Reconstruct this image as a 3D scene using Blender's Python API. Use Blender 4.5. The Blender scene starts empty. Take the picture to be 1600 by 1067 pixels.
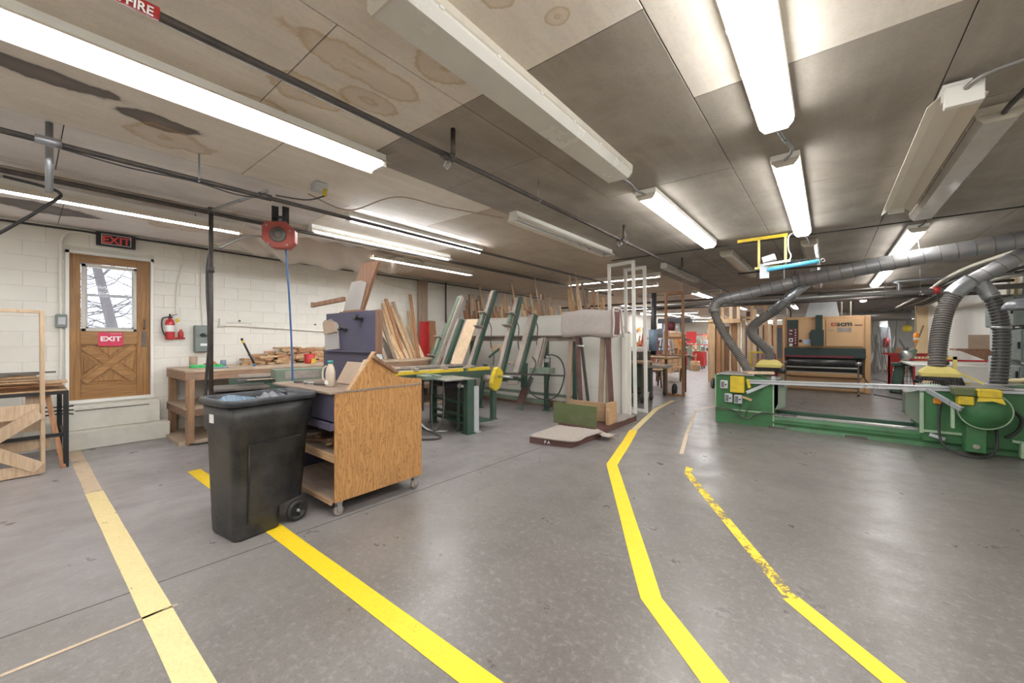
import bpy, bmesh, math, random
from mathutils import Vector, Matrix
R = random.Random(7)
SC = bpy.context.scene
COL = SC.collection
# ------------------------------------------------------------------ camera
cd = bpy.data.cameras.new('camera'); cam = bpy.data.objects.new('camera', cd); COL.objects.link(cam)
cam.location = (0, 0, 1.5); cam.rotation_euler = (math.radians(90), 0, math.radians(38.8))
cd.sensor_width = 36; cd.lens = 615 / 1600 * 36; cd.shift_y = -3.5 / 1600; cd.clip_end = 200; cd.clip_start = .02
SC.camera = cam
# ------------------------------------------------------------------ world (overcast winter sky outside the door)
w = bpy.data.worlds.new('overcast_sky'); SC.world = w; w.use_nodes = True
bg = w.node_tree.nodes['Background']; bg.inputs[0].default_value = (.80, .86, 1, 1); bg.inputs[1].default_value = 2.2
SC.view_settings.view_transform = 'Standard'; SC.view_settings.look = 'None'
SC.view_settings.exposure = 0.58; SC.view_settings.gamma = 1; SC.view_settings.use_curve_mapping = False
SC.cycles.use_denoising = True
SC.cycles.max_bounces = 8; SC.cycles.diffuse_bounces = 5
LAMP = 19.0
# ------------------------------------------------------------------ materials
MATS = {}
def nt(name):
    m = bpy.data.materials.new(name); m.use_nodes = True
    n = m.node_tree.nodes; l = m.node_tree.links
    return m, n, l, n['Principled BSDF']
def N(n, t, **k):
    x = n.new(t)
    for a, b in k.items(): setattr(x, a, b)
    return x
def mixcol(n, l, fac, a, b, mode='MIX'):
    x = n.new('ShaderNodeMix'); x.data_type = 'RGBA'; x.blend_type = mode
    for s, v in ((x.inputs[0], fac), (x.inputs[6], a), (x.inputs[7], b)):
        if hasattr(v, 'links'): l.new(v, s)
        elif isinstance(v, (int, float)): s.default_value = v
        else: s.default_value = (*v[:3], 1)
    return x.outputs[2]
def ramp(n, l, src, pts):
    r = n.new('ShaderNodeValToRGB'); e = r.color_ramp.elements
    while len(e) < len(pts): e.new(.5)
    for i, (p, c) in enumerate(pts):
        e[i].position = p; e[i].color = (c, c, c, 1) if isinstance(c, (int, float)) else (*c, 1)
    l.new(src, r.inputs[0]); return r.outputs[0]
def coords(n, l, scale=(1, 1, 1), rnd=True, kind='Object'):
    tc = n.new('ShaderNodeTexCoord'); mp = n.new('ShaderNodeMapping'); mp.inputs['Scale'].default_value = scale
    l.new(tc.outputs[kind], mp.inputs[0])
    if rnd:
        oi = n.new('ShaderNodeObjectInfo'); mu = n.new('ShaderNodeMath'); mu.operation = 'MULTIPLY'; mu.inputs[1].default_value = 37
        l.new(oi.outputs['Random'], mu.inputs[0]); l.new(mu.outputs[0], mp.inputs['Location'])
    return mp.outputs[0]
def noise(n, l, vec, scale, detail=4, rough=.55, dist=0):
    x = n.new('ShaderNodeTexNoise'); x.inputs['Scale'].default_value = scale; x.inputs['Detail'].default_value = detail
    x.inputs['Roughness'].default_value = rough; x.inputs['Distortion'].default_value = dist
    l.new(vec, x.inputs['Vector']); return x.outputs[0]
def bump(n, l, src, b, strength, dist=.01):
    x = n.new('ShaderNodeBump'); x.inputs['Strength'].default_value = strength; x.inputs['Distance'].default_value = dist
    l.new(src, x.inputs['Height']); l.new(x.outputs[0], b.inputs['Normal'])
def plain(name, c, rough=.6, metal=0, dirt=.25, dc=None, scale=5, bmp=.1, rv=.0):
    m, n, l, b = nt(name)
    v = coords(n, l); t = noise(n, l, v, scale, 6, .65); t2 = noise(n, l, v, scale * 7, 4, .6)
    dc = dc or [x * .45 + .03 for x in c]
    f = ramp(n, l, t, [(.42, 0), (.72, 1)]); f2 = ramp(n, l, t2, [(.5, 0), (.78, .6)])
    mx = n.new('ShaderNodeMath'); mx.operation = 'MAXIMUM'; l.new(f, mx.inputs[0]); l.new(f2, mx.inputs[1])
    mu = n.new('ShaderNodeMath'); mu.operation = 'MULTIPLY'; mu.inputs[1].default_value = dirt; l.new(mx.outputs[0], mu.inputs[0])
    col = mixcol(n, l, mu.outputs[0], c, dc)
    if rv:
        oi = n.new('ShaderNodeObjectInfo'); k = ramp(n, l, oi.outputs['Random'], [(0, 1 - rv), (1, 1 + rv)])
        col = mixcol(n, l, 1.0, col, k, 'MULTIPLY')
    l.new(col, b.inputs['Base Color']); b.inputs['Metallic'].default_value = metal
    rr = ramp(n, l, t, [(.3, max(0, rough - .1)), (.7, min(1, rough + .12))]); l.new(rr, b.inputs['Roughness'])
    if bmp: bump(n, l, t2, b, bmp, .004)
    MATS[name] = m; return m
def wood(name, c1, c2, stretch=(1, 1, .06), scale=14, rough=.6, rv=.18, dist=1.5, dirt=.2):
    m, n, l, b = nt(name)
    v = coords(n, l, stretch); t = noise(n, l, v, scale, 5, .6, dist); t3 = noise(n, l, v, scale * 5, 3, .6)
    g = coords(n, l); t2 = noise(n, l, g, 3, 5, .6)
    f = ramp(n, l, t, [(.3, 0), (.5, .45), (.56, .9), (.7, .3)])
    col = mixcol(n, l, f, c1, c2)
    col = mixcol(n, l, ramp(n, l, t3, [(.45, 0), (.7, .45)]), col, [x * .6 for x in c2])
    col = mixcol(n, l, ramp(n, l, t2, [(.45, 0), (.75, dirt)]), col, [.12, .1, .085])
    if rv:
        oi = n.new('ShaderNodeObjectInfo'); k = ramp(n, l, oi.outputs['Random'], [(0, 1 - rv), (1, 1 + rv * .7)])
        col = mixcol(n, l, 1.0, col, k, 'MULTIPLY')
    l.new(col, b.inputs['Base Color']); b.inputs['Roughness'].default_value = rough
    bump(n, l, t3, b, .15, .003)
    MATS[name] = m; return m
def emit(name, c, s):
    m, n, l, b = nt(name)
    b.inputs['Base Color'].default_value = (.8, .8, .8, 1); b.inputs['Emission Color'].default_value = (*c, 1); b.inputs['Emission Strength'].default_value = s
    MATS[name] = m; return m
def glassy(name, c, alpha, rough=.1):
    m, n, l, b = nt(name)
    b.inputs['Base Color'].default_value = (*c, 1); b.inputs['Roughness'].default_value = rough
    b.inputs['Alpha'].default_value = alpha; b.inputs['Specular IOR Level'].default_value = .7
    MATS[name] = m; return m

def floor_material():
    m, n, l, b = nt('concrete_floor')
    v = coords(n, l, rnd=False)
    big = noise(n, l, v, .45, 6, .62, .4); mid = noise(n, l, v, 3.0, 8, .7); fine = noise(n, l, v, 55, 5, .7); sp = noise(n, l, v, 130, 2, .5)
    c = mixcol(n, l, ramp(n, l, big, [(.35, 0), (.65, 1)]), (.132, .118, .108), (.182, .167, .157))
    c = mixcol(n, l, ramp(n, l, mid, [(.48, 0), (.68, .4)]), c, (.10, .088, .08))
    c = mixcol(n, l, ramp(n, l, fine, [(.32, .55), (.47, 0), (.6, 0), (.74, .5)]), c, (.07, .063, .058))
    c = mixcol(n, l, ramp(n, l, noise(n, l, v, 24, 6, .75), [(.5, 0), (.68, .45)]), c, (.34, .32, .305))
    c = mixcol(n, l, ramp(n, l, sp, [(.66, 0), (.76, .4)]), c, (.55, .53, .5))
    # paler, slightly lavender grey towards the left side of the shop
    tc = n.new('ShaderNodeTexCoord'); sx = n.new('ShaderNodeSeparateXYZ'); l.new(tc.outputs['Object'], sx.inputs[0])
    ad = n.new('ShaderNodeMath'); ad.operation = 'ADD'; l.new(sx.outputs[0], ad.inputs[0])
    sc_ = n.new('ShaderNodeMath'); sc_.operation = 'MULTIPLY_ADD'; sc_.inputs[1].default_value = 3.5; sc_.inputs[2].default_value = -1.75; l.new(big, sc_.inputs[0]); l.new(sc_.outputs[0], ad.inputs[1])
    mr = n.new('ShaderNodeMapRange'); mr.inputs[1].default_value = -1.8; mr.inputs[2].default_value = -5.2; l.new(ad.outputs[0], mr.inputs[0])
    wv = noise(n, l, coords(n, l, (1, .5, 1), rnd=False), 4, 7, .7)
    mm = n.new('ShaderNodeMath'); mm.operation = 'MULTIPLY'; l.new(mr.outputs[0], mm.inputs[0]); l.new(ramp(n, l, wv, [(.3, .35), (.7, .95)]), mm.inputs[1])
    c = mixcol(n, l, mm.outputs[0], c, (.37, .35, .362))
    # scattered dark oil spots and white scuffs
    spot = noise(n, l, v, 1.7, 2, .4); c = mixcol(n, l, ramp(n, l, spot, [(.78, 0), (.80, .45)]), c, (.12, .08, .07))
    sc2 = noise(n, l, coords(n, l, (1, 3.2, 1), rnd=False), 7, 6, .8); c = mixcol(n, l, ramp(n, l, sc2, [(.69, 0), (.76, .45)]), c, (.52, .50, .47))
    l.new(c, b.inputs['Base Color'])
    l.new(ramp(n, l, mid, [(.3, .24), (.7, .46)]), b.inputs['Roughness'])
    bump(n, l, fine, b, .12, .002); MATS['floor'] = m; return m
def ceil_material(name, base, base2, stains):
    m, n, l, b = nt(name)
    v = coords(n, l, rnd=False); a = noise(n, l, v, 1.6, 6, .6, .5); f = noise(n, l, v, 60, 4, .7); s2 = noise(n, l, coords(n, l, (1, .15, 1), rnd=False), 9, 4, .6)
    c = mixcol(n, l, ramp(n, l, a, [(.35, 0), (.65, 1)]), base, base2)
    c = mixcol(n, l, ramp(n, l, f, [(.45, 0), (.7, .2)]), c, [x * .55 for x in base])
    c = mixcol(n, l, ramp(n, l, s2, [(.5, 0), (.7, .22)]), c, [x * 1.35 for x in base2])
    warp = noise(n, l, v, 3.2, 5, .6)
    for (x, y, rx, ry, dark) in stains:                      # water stains: each at its own place, rings round a core
        tc = n.new('ShaderNodeTexCoord'); mp = n.new('ShaderNodeMapping'); mp.vector_type = 'POINT'
        mp.inputs['Location'].default_value = (-x / rx, -y / ry, 0); mp.inputs['Scale'].default_value = (1 / rx, 1 / ry, 0)
        l.new(tc.outputs['Object'], mp.inputs[0])
        ln = n.new('ShaderNodeVectorMath'); ln.operation = 'LENGTH'; l.new(mp.outputs[0], ln.inputs[0])
        ad = n.new('ShaderNodeMath'); ad.operation = 'MULTIPLY_ADD'; ad.inputs[1].default_value = 1.5; l.new(warp, ad.inputs[0])
        sb = n.new('ShaderNodeMath'); sb.operation = 'SUBTRACT'; sb.inputs[1].default_value = .75; l.new(ln.outputs['Value'], sb.inputs[0]); l.new(sb.outputs[0], ad.inputs[2])
        if dark: fac = ramp(n, l, ad.outputs[0], [(0, .8), (.75, .9), (.85, .15), (1, 0)]); cc = (.09, .07, .065)
        else: fac = ramp(n, l, ad.outputs[0], [(0, .30), (.18, .6), (.3, .2), (.72, .25), (.88, .62), (.98, 0)]); cc = (.46, .30, .13)
        c = mixcol(n, l, fac, c, cc)
    l.new(c, b.inputs['Base Color']); b.inputs['Roughness'].default_value = .75; bump(n, l, f, b, .12, .002)
    MATS[name] = m; return m
def marking_material(name, c, wear):
    m, n, l, b = nt(name)
    v = coords(n, l, rnd=False); t = noise(n, l, v, 9, 8, .75); t2 = noise(n, l, v, 60, 4, .7); t3 = noise(n, l, v, 1.3, 2)
    col = mixcol(n, l, ramp(n, l, t2, [(.5, 0), (.75, .35)]), c, (.25, .20, .08)); col = mixcol(n, l, ramp(n, l, t, [(.4, 0), (.7, .3)]), col, [x * .7 for x in c])
    l.new(col, b.inputs['Base Color']); b.inputs['Roughness'].default_value = .5
    mu = n.new('ShaderNodeMath'); mu.operation = 'MULTIPLY_ADD'; mu.inputs[1].default_value = .45; l.new(t2, mu.inputs[0]); l.new(t, mu.inputs[2])
    m3 = n.new('ShaderNodeMath'); m3.operation = 'MULTIPLY_ADD'; m3.inputs[1].default_value = .35; l.new(t3, m3.inputs[0]); l.new(mu.outputs[0], m3.inputs[2])
    m4 = n.new('ShaderNodeMath'); m4.operation = 'MULTIPLY'; m4.inputs[1].default_value = .556; l.new(m3.outputs[0], m4.inputs[0]); m3 = m4
    l.new(ramp(n, l, m3.outputs[0], [(wear, 1), (wear + .03, .12)]), b.inputs['Alpha']); MATS[name] = m; return m
def plywood_material():
    m, n, l, b = nt('plywood_orange')
    v = coords(n, l, (1, 1, .22), rnd=False); d = noise(n, l, v, 3.2, 3, .5, 1.2)
    wv = n.new('ShaderNodeTexWave'); wv.wave_type = 'BANDS'; wv.bands_direction = 'Y'; wv.inputs['Scale'].default_value = 8.5; wv.inputs['Distortion'].default_value = 17; wv.inputs['Detail'].default_value = 3.5; wv.inputs['Detail Scale'].default_value = 1.6
    l.new(v, wv.inputs[0]); f = ramp(n, l, wv.outputs[1], [(.25, 0), (.55, .3), (.8, 1), (.95, .2)])
    fine = noise(n, l, coords(n, l, (1, 1, .05), rnd=False), 90, 3)
    c = mixcol(n, l, f, (.52, .275, .10), (.27, .115, .035)); c = mixcol(n, l, ramp(n, l, fine, [(.5, 0), (.75, .3)]), c, (.64, .38, .17))
    c = mixcol(n, l, ramp(n, l, noise(n, l, coords(n, l, rnd=False), 3, 6, .7), [(.55, 0), (.75, .5)]), c, (.30, .16, .07))
    l.new(c, b.inputs['Base Color']); b.inputs['Roughness'].default_value = .45; bump(n, l, f, b, .1, .002); MATS['ply'] = m
floor_material(); plywood_material()
STAINS = [(-2.55, 1.15, .16, .24, 0), (-2.35, 1.42, .12, .2, 0), (-2.1, 1.22, .13, .5, 0), (-2.95, .98, .1, .2, 0), (-1.17, 1.35, .09, .09, 0), (-1.02, 1.62, .07, .06, 0), (-1.72, 1.55, .16, .2, 0),
          (-3.75, .62, .13, .25, 1), (-3.6, .1, .12, .4, 1), (-4.0, .72, .2, .3, 0), (-.25, 1.5, .14, .2, 0), (-6.9, 1.5, .35, .7, 0), (-7.3, .2, .3, .5, 1), (-6.6, 2.8, .3, .5, 0), (-5.9, .6, .2, 1.0, 0), (-5.7, 2.1, .15, .5, 0)]
ceil_material('ceil_light', (.70, .635, .555), (.80, .745, .675), STAINS)
ceil_material('ceil_pale', (.66, .615, .585), (.76, .725, .70), STAINS[7:])  # cool glow of the left tubes put into the panel colour
ceil_material('ceil_dark', (.27, .235, .20), (.36, .325, .285), STAINS[-6:])
ceil_material('ceil_mid', (.46, .38, .29), (.55, .47, .37), STAINS[-6:])
marking_material('mark_yellow', (.90, .62, .02), .63); marking_material('mark_worn', (.86, .60, .03), .50); marking_material('mark_faded', (.80, .66, .33), .60); marking_material('mark_dusty', (.60, .47, .33), .56)
plain('block_paint', (.745, .725, .665), .55, dirt=.16, dc=(.42, .37, .29), scale=1.3, bmp=.25)
plain('mortar', (.66, .64, .575), .8, dirt=.4, scale=3)
plain('white_wall', (.78, .765, .71), .55, dirt=.14, dc=(.45, .42, .35), scale=1.5)
plain('cream_wall', (.78, .62, .38), .6, dirt=.15, scale=2)
plain('step_paint', (.72, .70, .63), .6, dirt=.3, dc=(.38, .33, .26), scale=5)
plain('white_metal', (.80, .79, .75), .4, dirt=.1, scale=4, bmp=0)
plain('old_white', (.62, .58, .50), .45, dirt=.3, scale=4, bmp=0)
plain('reflector', (.74, .68, .58), .35, dirt=.15, dc=(.5, .44, .34), scale=1.2, bmp=0)
plain('lens_off', (.70, .69, .66), .22, dirt=.15, scale=3, bmp=0)
plain('lens_clear', (.60, .56, .52), .12, dirt=.3, scale=6, bmp=0)
emit('lens_on', (1, .985, .955), LAMP)
emit('tube_on', (.93, .96, 1), LAMP * 2.0)
plain('tube_off', (.8, .8, .8), .3, dirt=.1, bmp=0)
plain('black_pipe', (.045, .040, .038), .5, .2, dirt=.5, dc=(.16, .11, .08), scale=12)
plain('grey_pipe', (.30, .29, .28), .42, .6, dirt=.3, scale=8)
plain('galv', (.34, .36, .39), .34, .75, dirt=.45, dc=(.30, .26, .22), scale=4)
plain('duct_dust', (.27, .28, .30), .42, .5, dirt=.6, dc=(.38, .30, .24), scale=3)
plain('flex_grey', (.075, .072, .07), .6, .1, dirt=.5, dc=(.24, .20, .17), scale=5)
plain('flex_ridge', (.30, .275, .255), .6, .1, dirt=.4, dc=(.22, .2, .19), scale=5)
plain('flex_black', (.022, .021, .023), .42, 0, dirt=.3, dc=(.13, .12, .11), scale=8)
plain('rib_black', (.13, .125, .125), .4, 0, dirt=.4)
plain('rubber', (.022, .022, .024), .55, dirt=.3, dc=(.12, .11, .1), scale=10)
plain('bin_plastic', (.009, .010, .012), .36, dirt=.36, dc=(.17, .16, .15), scale=2.6, bmp=.15)
plain('bin_rim', (.03, .033, .04), .36, dirt=.4, dc=(.16, .17, .19), scale=8)
plain('green', (.050, .185, .070), .42, dirt=.6, dc=(.05, .07, .04), scale=4)
plain('green_pale', (.36, .50, .34), .5, dirt=.35, dc=(.2, .22, .14), scale=6)
plain('green_dark', (.042, .095, .070), .45, dirt=.45, dc=(.12, .12, .09), scale=5)
plain('green_old', (.15, .21, .16), .5, dirt=.5, dc=(.30, .26, .21), scale=6)
plain('yellow', (.70, .52, .03), .45, dirt=.5, dc=(.24, .18, .05), scale=7)
plain('yellow_pale', (.66, .57, .17), .6, dirt=.55, dc=(.5, .4, .2), scale=6)
plain('steel', (.52, .52, .52), .33, .8, dirt=.35, dc=(.25, .22, .2), scale=8)
plain('aluminium', (.62, .65, .70), .32, .6, dirt=.25, scale=6)
plain('iron', (.13, .12, .115), .5, .5, dirt=.4, dc=(.25, .2, .15), scale=8)
plain('dusty_iron', (.36, .31, .27), .7, .1, dirt=.5, dc=(.16, .13, .11), scale=6)
plain('purple', (.060, .058, .105), .55, dirt=.4, dc=(.15, .135, .14), scale=5)
plain('red', (.50, .03, .03), .4, dirt=.3, scale=6)
plain('red_reel', (.36, .062, .045), .5, dirt=.35, dc=(.22, .12, .09), scale=5)
plain('dark_red', (.17, .028, .04), .5, dirt=.3, scale=5)
plain('maroon', (.10, .040, .036), .55, dirt=.4, dc=(.22, .16, .13), scale=7)
plain('orange', (.85, .30, .03), .5, dirt=.2)
plain('grey_box', (.19, .22, .21), .5, .1, dirt=.25, scale=6)
plain('grey_light', (.50, .53, .56), .5, .1, dirt=.25, scale=6)
plain('switch_grey', (.55, .57, .58), .5, dirt=.3, scale=8)
plain('black', (.012, .012, .012), .4, dirt=.2)
plain('dark_green', (.030, .050, .045), .5, dirt=.25, scale=5)
plain('tan', (.56, .34, .17), .45, dirt=.18, dc=(.36, .22, .12), scale=2)
plain('tan_light', (.62, .39, .205), .45, dirt=.12, scale=2)
plain('carpet', (.38, .335, .295), .95, dirt=.4, dc=(.3, .26, .23), scale=20, bmp=1.0)
plain('pad_cloth', (.45, .405, .385), .95, dirt=.5, dc=(.34, .30, .27), scale=24, bmp=.8)
plain('olive', (.10, .13, .05), .6, dirt=.5, dc=(.22, .2, .12), scale=7)
plain('blue', (.02, .17, .42), .4, dirt=.1)
plain('blue_hose', (.03, .11, .28), .4, dirt=.1)
plain('cyan', (.10, .45, .70), .4, dirt=.1)
plain('paper', (.78, .78, .76), .7, dirt=.1)
plain('paper_blue', (.52, .62, .76), .7, dirt=.1)
plain('exit_black', (.02, .02, .022), .35, dirt=.1)
plain('exit_red', (.85, .10, .10), .5, dirt=.05); plain('exit_pink', (.62, .04, .10), .5, dirt=.15); plain('white_ink', (.85, .85, .83), .5, dirt=.05, bmp=0)
plain('blue_plastic', (.20, .28, .37), .35, dirt=.2); plain('bag_grey', (.17, .18, .2), .3, dirt=.2)
plain('jug_plastic', (.55, .47, .38), .45, dirt=.35, scale=8)
plain('teal', (.02, .25, .25), .4, dirt=.1); plain('lime', (.06, .50, .16), .4, dirt=.15)
plain('cardboard', (.42, .32, .24), .8, dirt=.25, scale=4)
plain('snow', (.85, .87, .92), .8, dirt=.05)
plain('bark', (.12, .10, .10), .9, dirt=.4, scale=9)
plain('caulk', (.10, .09, .08), .9, dirt=.2)
wood('door_wood', (.42, .225, .075), (.24, .11, .035), (1, 1, .05), 16, .45, .06)
wood('door_wood_x', (.44, .24, .085), (.26, .12, .04), (1, .05, 1), 16, .45, .06)
wood('pine', (.66, .46, .27), (.50, .31, .16), (1, 1, .05), 18)
wood('pine_pale', (.80, .63, .45), (.66, .47, .30), (1, 1, .05), 18)
wood('pine_red', (.52, .27, .14), (.36, .17, .08), (1, 1, .05), 18)
wood('pine_grey', (.40, .30, .22), (.26, .19, .14), (1, 1, .05), 16)
wood('offcut', (.58, .39, .22), (.40, .24, .12), (1, .1, 1), 18, rv=.3)
wood('ash', (.60, .45, .31), (.50, .35, .22), (1, 1, .05), 12, rv=.05)
wood('bench_wood', (.36, .22, .14), (.22, .13, .08), (1, .08, 1), 12, .75, .12, dirt=.5)
wood('bench_post', (.40, .24, .14), (.26, .15, .08), (1, 1, .06), 12, .75, .1, dirt=.4)
wood('bench_top', (.56, .45, .34), (.42, .31, .22), (1, .08, 1), 10, .8, .05, dirt=.3)
wood('plank_x', (.52, .34, .2), (.38, .23, .12), (.06, 1, 1), 14, .7, .15)
wood('brown_board', (.30, .165, .10), (.20, .10, .06), (1, 1, .06), 10, .5, .03)
wood('cart_top', (.36, .27, .21), (.26, .19, .15), (.1, 1, 1), 9, .7, .03, dirt=.4)
glassy('clear_glass', (.9, .95, 1), .12, .03); glassy('film', (.62, .60, .58), .5, .3); glassy('plastic_film', (.62, .55, .48), .55, .25)
# ------------------------------------------------------------------ geometry helpers
class MB:
    def __init__(s): s.v = []; s.f = []; s.sm = []
    def add(s, vs, fs, smooth=False):
        o = len(s.v); s.v += [tuple(x) for x in vs]; s.f += [tuple(i + o for i in f) for f in fs]; s.sm += [smooth] * len(fs); return s
    def box(s, c, d, rot=None, b=0.0):
        hx, hy, hz = d[0] / 2, d[1] / 2, d[2] / 2; b = min(b, hx * .9, hy * .9, hz * .9); vs = []; fs = []
        M = rot if rot else Matrix.Identity(3); c = Vector(c)
        sg = [(-1, -1, -1), (1, -1, -1), (1, 1, -1), (-1, 1, -1), (-1, -1, 1), (1, -1, 1), (1, 1, 1), (-1, 1, 1)]
        if b <= 0:
            vs = [c + M @ Vector((x * hx, y * hy, z * hz)) for x, y, z in sg]
            fs = [(0, 3, 2, 1), (4, 5, 6, 7), (0, 1, 5, 4), (1, 2, 6, 5), (2, 3, 7, 6), (3, 0, 4, 7)]
            return s.add(vs, fs)
        for x, y, z in sg:
            vs += [c + M @ Vector((x * hx, y * (hy - b), z * (hz - b))), c + M @ Vector((x * (hx - b), y * hy, z * (hz - b))), c + M @ Vector((x * (hx - b), y * (hy - b), z * hz))]
        q = [((1, 2, 6, 5), 0), ((0, 3, 7, 4), 0), ((0, 1, 5, 4), 1), ((2, 3, 7, 6), 1), ((0, 1, 2, 3), 2), ((4, 5, 6, 7), 2)]
        for ids, k in q: fs.append(tuple(3 * i + k for i in ids))
        for (a, e), k1, k2 in [((0, 1), 1, 2), ((2, 3), 1, 2), ((4, 5), 1, 2), ((6, 7), 1, 2), ((1, 2), 0, 2), ((3, 0), 0, 2), ((5, 6), 0, 2), ((7, 4), 0, 2), ((0, 4), 0, 1), ((1, 5), 0, 1), ((2, 6), 0, 1), ((3, 7), 0, 1)]:
            fs.append((3 * a + k1, 3 * e + k1, 3 * e + k2, 3 * a + k2))
        for i in range(8): fs.append((3 * i, 3 * i + 1, 3 * i + 2))
        return s.add(vs, fs)
    def bb(s, x0, x1, y0, y1, z0, z1, b=0.0): return s.box(((x0 + x1) / 2, (y0 + y1) / 2, (z0 + z1) / 2), (abs(x1 - x0), abs(y1 - y0), abs(z1 - z0)), None, b)
    def bar(s, p0, p1, wd, ht, up=(0, 0, 1), b=0.0):
        p0, p1 = Vector(p0), Vector(p1); d = p1 - p0; L = d.length; d.normalize(); up = Vector(up)
        if abs(d.dot(up)) > .98: up = Vector((1, 0, 0))
        x = d.cross(up).normalized(); z = x.cross(d)
        return s.box((p0 + p1) / 2, (wd, L, ht), Matrix((x, d, z)).transposed(), b)
    def tube(s, pts, r, n=8, cap=True, radii=None):
        P = [Vector(p) for p in pts]; m = len(P); T = []
        for i in range(m):
            t = (P[min(i + 1, m - 1)] - P[max(i - 1, 0)]); T.append(t.normalized() if t.length > 1e-9 else Vector((0, 0, 1)))
        a = Vector((0, 0, 1)) if abs(T[0].z) < .9 else Vector((1, 0, 0)); u = T[0].cross(a).normalized(); vs = []
        for i in range(m):
            u = (u - T[i] * u.dot(T[i])); u = u.normalized() if u.length > 1e-6 else T[i].orthogonal().normalized()
            w_ = T[i].cross(u); rr = radii[i] if radii else r
            for k in range(n):
                g = 2 * math.pi * k / n; vs.append(P[i] + (u * math.cos(g) + w_ * math.sin(g)) * rr)
        fs = [(i * n + k, i * n + (k + 1) % n, (i + 1) * n + (k + 1) % n, (i + 1) * n + k) for i in range(m - 1) for k in range(n)]
        s.add(vs, fs, True)
        if cap:
            o = len(s.v) - len(vs); s.f += [tuple(o + k for k in range(n)), tuple(o + (m - 1) * n + k for k in reversed(range(n)))]; s.sm += [False, False]
        return s
    def cyl(s, p0, p1, r, r1=None, n=14): return s.tube([p0, p1], r, n, True, [r, r1 if r1 is not None else r])
    def prism(s, pts, ext):
        n = len(pts); e = Vector(ext); vs = [Vector(p) for p in pts] + [Vector(p) + e for p in pts]
        return s.add(vs, [tuple(range(n)), tuple(reversed(range(n, 2 * n)))] + [(i, (i + 1) % n, n + (i + 1) % n, n + i) for i in range(n)])
    def loft(s, rings, smooth=True, cap=True):
        n = len(rings[0]); vs = [p for r in rings for p in r]; o = len(s.v)
        s.add(vs, [(i * n + k, i * n + (k + 1) % n, (i + 1) * n + (k + 1) % n, (i + 1) * n + k) for i in range(len(rings) - 1) for k in range(n)], smooth)
        if cap: s.f += [tuple(o + k for k in range(n)), tuple(o + (len(rings) - 1) * n + k for k in reversed(range(n)))]; s.sm += [False, False]
        return s
    def lathe(s, c, prof, axis=(0, 0, 1), n=20):
        c = Vector(c); ax = Vector(axis).normalized(); u = ax.orthogonal().normalized(); w_ = ax.cross(u)
        return s.loft([[c + ax * z + (u * math.cos(2 * math.pi * k / n) + w_ * math.sin(2 * math.pi * k / n)) * r for k in range(n)] for r, z in prof])
    def grid(s, fn, nu, nv, smooth=True):
        vs = [fn(i / nu, j / nv) for j in range(nv + 1) for i in range(nu + 1)]
        return s.add(vs, [(j * (nu + 1) + i, j * (nu + 1) + i + 1, (j + 1) * (nu + 1) + i + 1, (j + 1) * (nu + 1) + i) for j in range(nv) for i in range(nu)], smooth)
    def mesh(s, name, mat, org=(0, 0, 0), M=None):
        me = bpy.data.meshes.new(name); o = Vector(org)
        vs = [Vector(p) - o for p in s.v]
        if M: vs = [M @ p for p in vs]
        me.from_pydata(vs, [], s.f); me.polygons.foreach_set('use_smooth', s.sm)
        bm = bmesh.new(); bm.from_mesh(me); bmesh.ops.recalc_face_normals(bm, faces=bm.faces); bm.to_mesh(me); bm.free()
        me.materials.append(MATS[mat] if isinstance(mat, str) else mat); me.update(); return me
def tagit(o, label=None, cat=None, group=None, kind=None):
    if label: o['label'] = label
    if cat: o['category'] = cat
    if group: o['group'] = group
    if kind: o['kind'] = kind
    return o
def T(name, label, cat, loc=(0, 0, 0), rz=0, group=None):
    o = bpy.data.objects.new(name, None); COL.objects.link(o); o.location = loc; o.rotation_euler = (0, 0, rz); o.empty_display_size = .1
    return tagit(o, label, cat, group)
LOCAL = set()
def org_of(par):
    r = par
    while r.parent: r = r.parent
    return (0, 0, 0) if r.name in LOCAL else tuple(r.location)
def P(par, name, mb, mat, label=None, kind=None):
    o = bpy.data.objects.new(name, mb.mesh(name, mat, org_of(par))); COL.objects.link(o); o.parent = par
    return tagit(o, label, None, None, kind)
def W(name, mb, mat, label, cat, org, group=None, kind=None):
    o = bpy.data.objects.new(name, mb.mesh(name, mat, org)); COL.objects.link(o); o.location = org
    return tagit(o, label, cat, group, kind)
def S(name, mb, mat): return W(name, mb, mat, None, None, (0, 0, 0), None, 'structure')
def TL(*a, **k):                                    # a thing whose parts are given in its own local coordinates
    o = T(*a, **k); LOCAL.add(o.name); return o
def smooth_path(pts, k=8):
    P_ = [Vector(p) for p in pts]; out = []
    for i in range(len(P_) - 1):
        p0, p1, p2, p3 = P_[max(i - 1, 0)], P_[i], P_[i + 1], P_[min(i + 2, len(P_) - 1)]
        for j in range(k):
            t = j / k; out.append(.5 * ((2 * p1) + (p2 - p0) * t + (2 * p0 - 5 * p1 + 4 * p2 - p3) * t * t + (3 * p1 - p0 - 3 * p2 + p3) * t ** 3))
    return out + [P_[-1]]
def text(par, name, body, loc, size, rot, mat, ext=.001, off=0, sx=1, ali='LEFT'):
    c = bpy.data.curves.new(name, 'FONT'); c.body = body; c.size = size; c.extrude = ext; c.offset = off; c.align_x = ali; c.resolution_u = 3
    tmp = bpy.data.objects.new('tmp', c); me = bpy.data.meshes.new_from_object(tmp); me.name = name; me.materials.clear(); me.materials.append(MATS[mat]); bpy.data.objects.remove(tmp)
    o = bpy.data.objects.new(name, me); COL.objects.link(o); o.parent = par
    o.location = Vector(loc) - Vector(org_of(par)); o.rotation_euler = rot; o.scale = (sx, 1, 1); return o
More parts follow.
